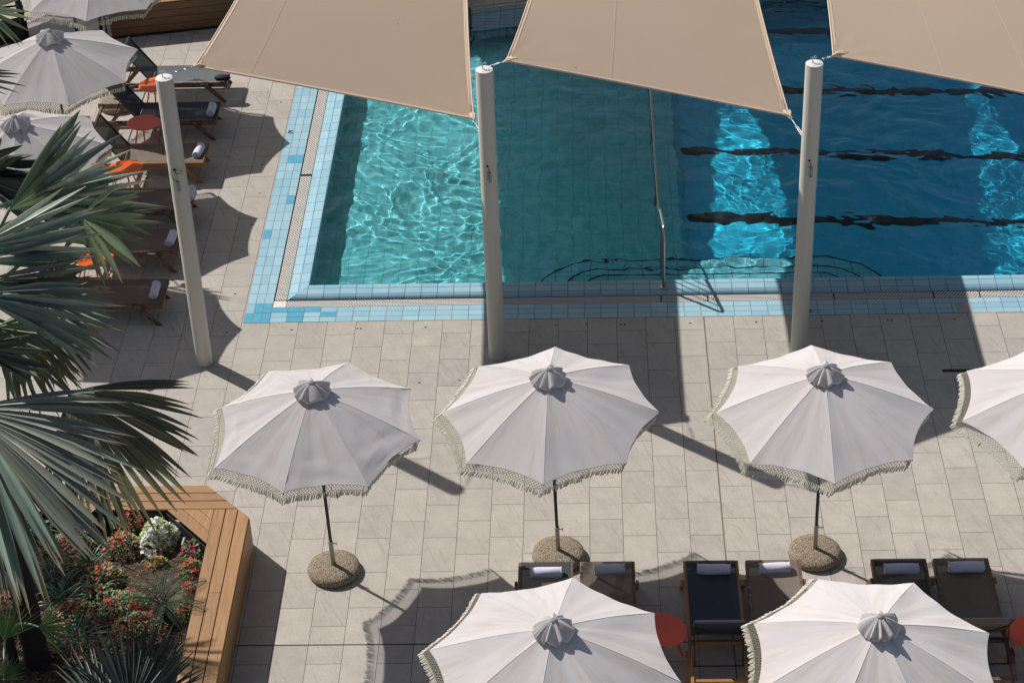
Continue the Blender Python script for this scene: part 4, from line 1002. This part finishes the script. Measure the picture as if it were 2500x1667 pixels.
# the big fan palm rising out of the bed at the left
TB = Vector((-6.13, 16.78, .15)); TC = Vector((-6.20, 16.95, 4.75))
palm = empty('fan_palm', TB, 'big blue green fan palm whose leaves hang over the side loungers', 'palm')
k = MB(); n_ = 26
k.tube([TB.lerp(TC, i / n_) - TB for i in range(n_ + 1)], [.105 + .016 * (i % 2) + .03 * (1 - i / n_) for i in range(n_ + 1)], 14)
k.build('trunk', M_TRUNK, palm)
fronds = [
 # hub px, hub z, tip px, tip z, spread, n, split, droop, roll, seed, material, tan tip start, asym
 ((25, 508), 5.15, (345, 395), 5.3, 40, 13, .48, .05, .4, 3, M_LEAF_BLUE, .93, 0),
 ((20, 515), 5.3, (225, 300), 5.6, 26, 6, .48, .04, .7, 4, M_LEAF_GREEN, .94, 0),
 ((-20, 505), 5.05, (415, 452), 4.95, 13, 8, .55, .05, .4, 41, M_LEAF_BLUE, .92, 0),
 ((-30, 560), 4.9, (400, 500), 4.8, 14, 7, .52, .06, .2, 42, M_LEAF_GREEN, .92, 0),
 ((195, 530), 5.15, (365, 585), 5.1, 52, 11, .48, .10, .2, 5, M_LEAF_GREEN, .93, 0),
 ((-70, 610), 5.45, (262, 505), 5.6, 26, 9, .50, .04, .6, 6, M_LEAF_BLUE, .94, 0),
 ((-80, 640), 5.3, (285, 590), 5.3, 14, 6, .5, .05, .5, 62, M_LEAF_BLUE, .94, 0),
 ((-60, 690), 5.2, (285, 665), 5.0, 20, 8, .5, .05, .6, 63, M_LEAF_MID, .94, 0),
 ((-60, 720), 5.1, (305, 765), 4.8, 24, 10, .55, .08, .5, 61, M_LEAF_BLUE, .93, 0),
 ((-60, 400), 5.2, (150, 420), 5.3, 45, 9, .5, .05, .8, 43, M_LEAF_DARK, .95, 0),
 ((48, 743), 4.3, (250, 845), 4.0, 74, 34, .62, .10, .15, 7, M_LEAF_OLIVE, .88, .1),
 ((40, 700), 4.6, (290, 850), 4.3, 30, 13, .55, .08, .3, 71, M_LEAF_BLUE, .92, 0),
 ((20, 790), 4.5, (185, 950), 4.0, 50, 17, .5, .2, .2, 72, M_LEAF_OLIVE, .85, 0),
 ((-10, 800), 4.6, (120, 905), 4.4, 60, 15, .5, .12, .4, 73, M_LEAF_GREEN, .93, 0),
 ((168, 958), 4.1, (405, 1212), 3.6, 56, 46, .58, .16, .1, 8, M_LEAF_OLIVE, .97, 0),
 ((-90, 1000), 4.5, (225, 1330), 3.9, 54, 44, .62, .16, .1, 9, M_LEAF_MID, .95, .0),
 ((-70, 1010), 4.6, (110, 1470), 3.7, 17, 11, .52, .10, .5, 10, M_LEAF_BLUE, .86, 0),
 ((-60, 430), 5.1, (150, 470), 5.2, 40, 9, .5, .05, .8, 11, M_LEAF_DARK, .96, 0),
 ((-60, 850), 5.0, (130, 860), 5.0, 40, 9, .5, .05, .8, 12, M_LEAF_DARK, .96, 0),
]
for i, (h, hz, t, tz, spd, n, spl, dp, ro, sd, m_, tc, asy) in enumerate(fronds):
    f = MB(); H = at(*h, hz); T = at(*t, tz)
    fan(f, H, T, R(spd), n, spl, dp, ro, 1.35 if n < 16 else (1.5 if sd in (8, 9) else 1.2), sd, tc, asy, tw=.8 if n < 16 else .10, jit=.06 if n < 16 else .015, droopvar=.7 if n < 16 else .3, cup=.1 if n < 16 else .05, fold=.75 if n < 16 else .5)
    for q in range(len(f.v)): f.v[q] = (f.v[q][0] - TB.x, f.v[q][1] - TB.y, f.v[q][2] - TB.z)
    o = f.build('frond', m_, palm)
    petiole(TC, H, .035, .017, .05, 'petiole', M_PETIOLE, palm, TB)
# a second tall palm, outside the frame: its leaf tips reach in at the upper left and it shades the bed
TB2 = Vector((-10.1, 20.0, .0)); TC2 = Vector((-10.25, 19.95, 4.6))
palm2 = empty('fan_palm', TB2, 'palm outside the left photo edge that shades the flower bed', 'palm')
k = MB(); k.tube([TB2.lerp(TC2, i / n_) - TB2 for i in range(n_ + 1)], [.14 + .02 * (i % 2) for i in range(n_ + 1)], 14); k.build('trunk', M_TRUNK, palm2)
rg = random.Random(5)
TB3 = Vector((-10.7, 26.6, 0)); TC3 = Vector((-10.65, 26.5, 2.75))
palm3 = empty('fan_palm', TB3, 'palm beyond the left photo edge whose narrow leaf tips cross the white umbrella behind', 'palm')
k = MB(); k.tube([TB3.lerp(TC3, i / n_) - TB3 for i in range(n_ + 1)], [.12 + .02 * (i % 2) for i in range(n_ + 1)], 14); k.build('trunk', M_TRUNK, palm3)
spec = [((-45, 20), 3.35, (85, 45), 3.3, 52, 9, M_LEAF_GREEN), ((-110, 185), 2.95, (62, 178), 2.85, 24, 7, M_LEAF_DARK)]
for (h, hz, t, tz, spd, n, m_) in spec:
    f = MB(); H = at(*h, hz); T = at(*t, tz); fan(f, H, T, R(spd), n, .4, .1, .5, 1.2, rg.randint(0, 99), .94)
    f.v = [(v[0] - TB3.x, v[1] - TB3.y, v[2] - TB3.z) for v in f.v]; f.build('frond', m_, palm3); petiole(TC3, H, .03, .016, .15, 'petiole', M_PETIOLE, palm3, TB3)
for i in range(20):
    a = (-R(150) + i * R(24 if i < 13 else 49)) if i != 7 else -R(11) ; el = [.75, .25, -.15][i % 3]
    if -2.2 < a - .2 < -.6 and False: continue
    H = TC2 + Vector((math.cos(a), math.sin(a), el)) * (1.5 if i == 7 else .7); T = TC2 + Vector((math.cos(a), math.sin(a), el * .6)) * (2.9 if i == 7 else 1.7)
    f = MB(); fan(f, H, T, R(70), 30, .6, .16, rg.uniform(-.6, .6), 1.1, i + 50, .93)
    f.v = [(v[0] - TB2.x, v[1] - TB2.y, v[2] - TB2.z) for v in f.v]; f.build('frond', M_LEAF_BLUE, palm2); petiole(TC2, H, .03, .016, .05, 'petiole', M_PETIOLE, palm2, TB2)

# low fan palms in the bed
def small_fan(name, base, leaves, m_, label, trunk=None, tr=.05):
    base = Vector(base); root = empty(name, base, label, 'palm')
    cen = base + Vector((0, 0, trunk or .15))
    k = MB(); k.tube([(0, 0, -.05), (0, 0, (trunk or .15) + .1)], [tr * 1.2, tr], 12); k.build('trunk', M_TRUNK, root)
    for i, (h, hz, t, tz, spd, n, spl, dp, ro) in enumerate(leaves):
        f = MB(); H = at(*h, hz); T = at(*t, tz); fan(f, H, T, R(spd), n, spl, dp, ro, 1.0, 20 + i, .96)
        f.v = [(v[0] - base.x, v[1] - base.y, v[2] - base.z) for v in f.v]; f.build('frond', m_, root); petiole(cen, H, .02, .011, .08, 'petiole', M_PETIOLE if m_ is not M_LEAF_DARK else M_LEAF_DARK, root, base)
    return root
pj = at(330, 1760, .3)
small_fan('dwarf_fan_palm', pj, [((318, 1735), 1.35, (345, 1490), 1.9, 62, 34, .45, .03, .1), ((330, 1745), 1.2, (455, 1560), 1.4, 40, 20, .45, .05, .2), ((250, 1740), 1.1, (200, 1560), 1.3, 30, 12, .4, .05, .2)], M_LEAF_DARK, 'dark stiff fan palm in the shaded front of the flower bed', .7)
pi_ = at(40, 1640, .3)
small_fan('dwarf_fan_palm', pi_, [((95, 1530), 1.3, (195, 1525), 1.35, 55, 17, .35, .08, .2), ((10, 1560), 1.2, (50, 1450), 1.6, 50, 16, .35, .05, .3), ((10, 1660), .9, (40, 1600), 1.0, 60, 14, .4, .05, .3)], M_LEAF_BRIGHT, 'bright green fan palm in the shaded left corner of the bed', .6)

# cycad with feather fronds
pc = at(400, 1500, .33); cyc = empty('cycad', pc, 'dark green cycad with arching feather fronds in the flower bed', 'cycad')
k = MB(); k.lathe([(.10, -.05), (.12, .05), (.09, .16), (.0001, .2)], 16); k.build('trunk', M_TRUNK, cyc)
rg = random.Random(3)
for i in range(13):
    a = 2 * math.pi * i / 13 + rg.uniform(-.15, .15); L = rg.uniform(.58, .80); el = rg.uniform(.45, 1.15)
    dh = Vector((math.cos(a), math.sin(a), 0)); f = MB(); axis = []
    for q in range(15):
        t = q / 14; axis.append(Vector((0, 0, .14)) + dh * (L * t * math.cos(el * (1 - .5 * t))) + Vector((0, 0, L * (math.sin(el) * t - (.35 + .5 * math.sin(el)) * t * t))))
    f.tube(axis, [.008 - .005 * q / 14 for q in range(15)], 5); f.col = [(0, .5, 0, 1)] * len(f.v)
    sd = Vector((-dh.y, dh.x, 0))
    for q in range(46):
        t = .12 + .88 * q / 45; ii = min(13, int(t * 14)); fr_ = t * 14 - ii; p = axis[ii].lerp(axis[ii + 1], fr_); tg = (axis[ii + 1] - axis[ii]).normalized(); up = sd.cross(tg)
        if up.z < 0: up = -up
        ll = .105 * math.sin(math.pi * min(1, .12 + t * .86)) ** .7
        for s_ in (-1, 1):
            dv = (sd * s_ * .85 + tg * .55 + up * .22).normalized(); blade_strip(f, p, dv, tg, up, ll, .055, .4, .12, 1, rg.random(), .25, 1.5, 3)
    f.build('frond', M_LEAF_CYC, cyc)

# strap-leaved clumps
def strap(px_, py_, n, L, label, seed):
    rg = random.Random(seed); b = at(px_, py_, .33); root = empty('strap_leaf_plant', b, label, 'plant', 'strap leaved clumps in the bed')
    f = MB()
    for i in range(n):
        a = rg.uniform(0, 6.28); el = rg.uniform(.5, 1.35); ll = L * rg.uniform(.6, 1.1); dh = Vector((math.cos(a) * math.cos(el), math.sin(a) * math.cos(el), math.sin(el)))
        sd = Vector((-math.sin(a), math.cos(a), 0)); blade_strip(f, Vector((rg.uniform(-.05, .05), rg.uniform(-.05, .05), 0)), dh, sd, sd.cross(dh), ll, .03, .5, rg.uniform(.3, .75), 1, rg.random(), .2, 2, 9)
    f.build('foliage', M_LEAF_STRAP, root)
strap(262, 1262, 60, .62, 'strap leaved plant at the back of the bed by the bench', 1); strap(185, 1300, 60, .6, 'strap leaved plant under the hanging palm leaves', 2)
strap(215, 1385, 50, .5, 'strap leaved plant between red and orange flowers', 3); strap(120, 1400, 55, .55, 'strap leaved plant deep in shade under the palm', 4); strap(235, 1440, 26, .45, 'thin strap leaved plant beside the orange flowers', 5)
strap(60, 1300, 55, .6, 'strap leaved plant near the left photo edge', 6)
strap(150, 1470, 50, .5, 'strap leaved plant in the dim middle of the bed beside the orange flowers', 7); strap(270, 1490, 40, .42, 'strap leaved plant under the cycad fronds', 8)
strap(190, 1560, 50, .5, 'strap leaved plant between the big palm trunk and the dark fan palm', 9); strap(60, 1420, 50, .55, 'strap leaved plant beside the red flowers at the left photo edge', 10)

# bedding flowers
def flowers(px_, py_, rx, ry, h, nf, nl, mats, label, seed, leafm=M_LEAF_SMALL, fs=.021):
    rg = random.Random(seed); b = at(px_, py_, .33); root = empty('flower_plant', b, label, 'flowers', 'bedding flowers in the planter')
    lf = MB()
    for i in range(nl):
        r_ = math.sqrt(rg.random()); a = rg.uniform(0, 6.28); z = h * (1 - r_ * r_) * rg.uniform(.45, 1.08)
        p = Vector((rx * r_ * math.cos(a), ry * r_ * math.sin(a), z)); dv = Vector((math.cos(a) + rg.uniform(-1, 1), math.sin(a) + rg.uniform(-1, 1), rg.uniform(.1, .9))).normalized()
        sd = dv.cross(Vector((0, 0, 1))).normalized(); blade_strip(lf, p, dv, sd, sd.cross(dv), rg.uniform(.04, .07), .42, .5, .2, 1, rg.random(), .15, 1.5, 3)
    lf.build('leaves', leafm, root)
    for mi, m_ in enumerate(mats):
        fl_ = MB()
        for i in range(int(nf / len(mats))):
            r_ = math.sqrt(rg.random()) * 1.02; a = rg.uniform(0, 6.28); z = h * (1 - r_ * r_ * .85) * rg.uniform(.85, 1.1) + .012
            wb = 1 + .16 * math.sin(3 * a + seed) + .1 * math.sin(7 * a); p = Vector((rx * wb * r_ * math.cos(a), ry * wb * r_ * math.sin(a), z * (1 + .18 * math.sin(5 * r_ + 4 * a + seed)))); nr = Vector((math.cos(a) * r_ + rg.uniform(-.5, .5), math.sin(a) * r_ + rg.uniform(-.5, .5), rg.uniform(.5, 1.2))).normalized()
            s_ = fs * rg.uniform(.75, 1.25); t1 = nr.cross(Vector((.3, .8, .1))).normalized(); t2 = nr.cross(t1); v_ = rg.random()
            vs = [p]; n5 = 5
            for q in range(n5):
                for dq, rr in ((-.42, .75), (0, 1.05), (.42, .75)):
                    aa = (q + dq) * 2 * math.pi / n5; vs.append(p + (t1 * math.cos(aa) + t2 * math.sin(aa)) * s_ * rr + nr * s_ * .25)
            fl_.add(vs, [(0, 1 + 3 * q, 2 + 3 * q, 3 + 3 * q) for q in range(n5)]); fl_.col = (fl_.col or []) + [(0, v_, 0, 1)] * len(vs)
        fl_.build('blossom', m_, root)
flowers(388, 1322, .215, .27, .27, 300, 620, [M_P_WHITE], 'white flower mound with lime leaves in the bed', 1, M_LEAF_LIME, .026)
flowers(318, 1282, .20, .16, .20, 80, 260, [M_P_RED, M_P_PINK], 'red flowers between the strap leaves and the white mound', 2)
flowers(300, 1335, .20, .18, .18, 80, 260, [M_P_RED, M_P_PINK], 'pink and red flowers left of the white mound', 3)
flowers(472, 1352, .13, .15, .16, 60, 170, [M_P_MAG], 'magenta flowers against the bench near the hose', 4)
flowers(470, 1396, .12, .13, .14, 42, 150, [M_P_PINK, M_P_RED], 'pink flowers beside the bench behind the cycad', 5)
flowers(255, 1410, .22, .14, .16, 75, 230, [M_P_ORANGE, M_P_ORANGE, M_P_PINK], 'orange flowers left of the cycad', 6)
flowers(385, 1378, .13, .07, .10, 26, 90, [M_P_ORANGE, M_P_PINK], 'pale orange flowers between white mound and cycad', 7)
flowers(462, 1455, .12, .17, .14, 66, 170, [M_P_RED], 'scarlet flowers between the cycad and the bench', 8)
flowers(458, 1495, .10, .15, .12, 40, 130, [M_P_RED], 'scarlet flowers along the bench in front of the cycad', 9)
flowers(345, 1530, .3, .2, .13, 70, 220, [M_P_RED, M_P_PINK], 'red flowers behind the dark fan palm', 10)
flowers(235, 1455, .2, .15, .12, 36, 150, [M_P_RED, M_P_ORANGE], 'shaded red flowers under the cycad fronds', 11)
flowers(120, 1560, .4, .25, .12, 60, 220, [M_P_PINK, M_P_MAG], 'dim pink flowers around the big palm trunk', 12)
flowers(180, 1505, .3, .25, .14, 80, 260, [M_P_RED, M_P_PINK], 'red and pink flowers in the dim middle of the bed', 15)
flowers(300, 1475, .25, .2, .12, 60, 220, [M_P_RED], 'red flowers between the orange ones and the cycad trunk', 16)
flowers(150, 1345, .3, .25, .15, 60, 260, [M_P_RED], 'red flowers under the hanging palm leaves', 17)
flowers(20, 1480, .25, .3, .14, 70, 220, [M_P_RED, M_P_PINK], 'red flowers at the left photo edge', 13)
flowers(235, 1590, .35, .2, .11, 40, 160, [M_P_MAG, M_P_PINK], 'dim magenta flowers in the deep shade of the bed front', 14)

# ================================================================== top left: plank wall, sign, dark seat
wq = empty('plank_wall', (-8.19, 32.51, 0), 'low brown plank wall of the far raised bed', 'wall', rz=math.atan2(.35, 1.77)); 
k = MB()
for i in range(4):
    xs_ = [-.0, 2.1, 3.9, 6.2] if i % 2 else [-.0, 1.2, 3.1, 5.0, 6.2]
    for a, b in zip(xs_[:-1], xs_[1:]): k.box(((a + b) / 2, .012, .055 + i * .132 + .062), (b - a - .004, .022, .124))
k.build('wall_board', M_PLANKD, wq)
k = MB(); k.box((3.1, .02, .025), (6.2, .02, .05)); k.build('plinth', M_LINER, wq)
k = MB(); 
for i in range(3): k.box((3.1, .09 + i * .15, .585), (6.2, .144, .026))
k.build('cap_board', M_PLANKX, wq)
k = MB(); k.box((3.1, .9, .27), (6.2, 1.0, .5)); k.build('bed_soil', M_SOIL, wq)

# folding notice board with maroon writing
pS = at(257, 95, 0); sg = empty('notice_board', (pS.x - .05, pS.y + .02, 0), 'white folding notice board with maroon writing beside the plank wall', 'sign', rz=R(12))
k = MB()
for s_, y0 in ((-1, -.02),):
    k.beam((-.42, y0, .0), (-.42, .16, .78), .05, .03, (0, 1, 0)); k.beam((.42, y0, .0), (.42, .16, .78), .05, .03, (0, 1, 0))
k.build('board_frame', M_DARKPL, sg)
k = MB(); k.add([(-.40, -.012, .06), (.40, -.012, .06), (.40, .155, .76), (-.40, .155, .76)], [(0, 1, 2, 3)]); o = k.build('board_panel', M_SIGN, sg); sd = o.modifiers.new('t', 'SOLIDIFY'); sd.thickness = .02; sd.offset = -1
k = MB(); k.add([(-.03, -.014, .06), (.03, -.014, .06), (.03, .150, .76), (-.03, .150, .76)], [(0, 1, 2, 3)]); k.build('centre_bar', M_DARKPL, sg)
fnt = None
for txt, x_, z_, s_ in (('\u05d0\u05e1\u05d5\u05e8', .2, .40, .12), ('\u05e2\u05dc', .24, .52, .13), ('\u05e7\u05e4\u05d9\u05e6\u05d4', -.2, .42, .11), ('\u05d7\u05dc', -.2, .55, .12)):
    t_s = (z_ - .06) / .70; text_mesh('lettering', txt, s_, sg, (x_, -.012 + .167 * t_s - .004, z_), (math.atan2(.70, .167), 0, 0), M_INK)

# dark lounge seat in the shade at the upper left corner
pD = at(42, 118, .0); ds = empty('lounge_seat', (pD.x - .2, pD.y, 0), 'black low lounge seat in the shade at the upper left corner', 'seat', rz=R(200))
k = MB(); k.box((0, 0, .3), (.8, .75, .12)); k.build('seat', M_DARKPL, ds, .02)
k = MB(); k.box((-.36, 0, .55), (.10, .75, .5)); k.build('backrest', M_DARKPL, ds, .02)
k = MB()
for sy in (-1, 1):
    k.tube([(-.4, sy * .4, 0), (-.38, sy * .41, .55), (.1, sy * .42, .58), (.42, sy * .4, .5), (.45, sy * .4, .0)], .022, 8)
k.build('arm_frame', M_DARKPL, ds)
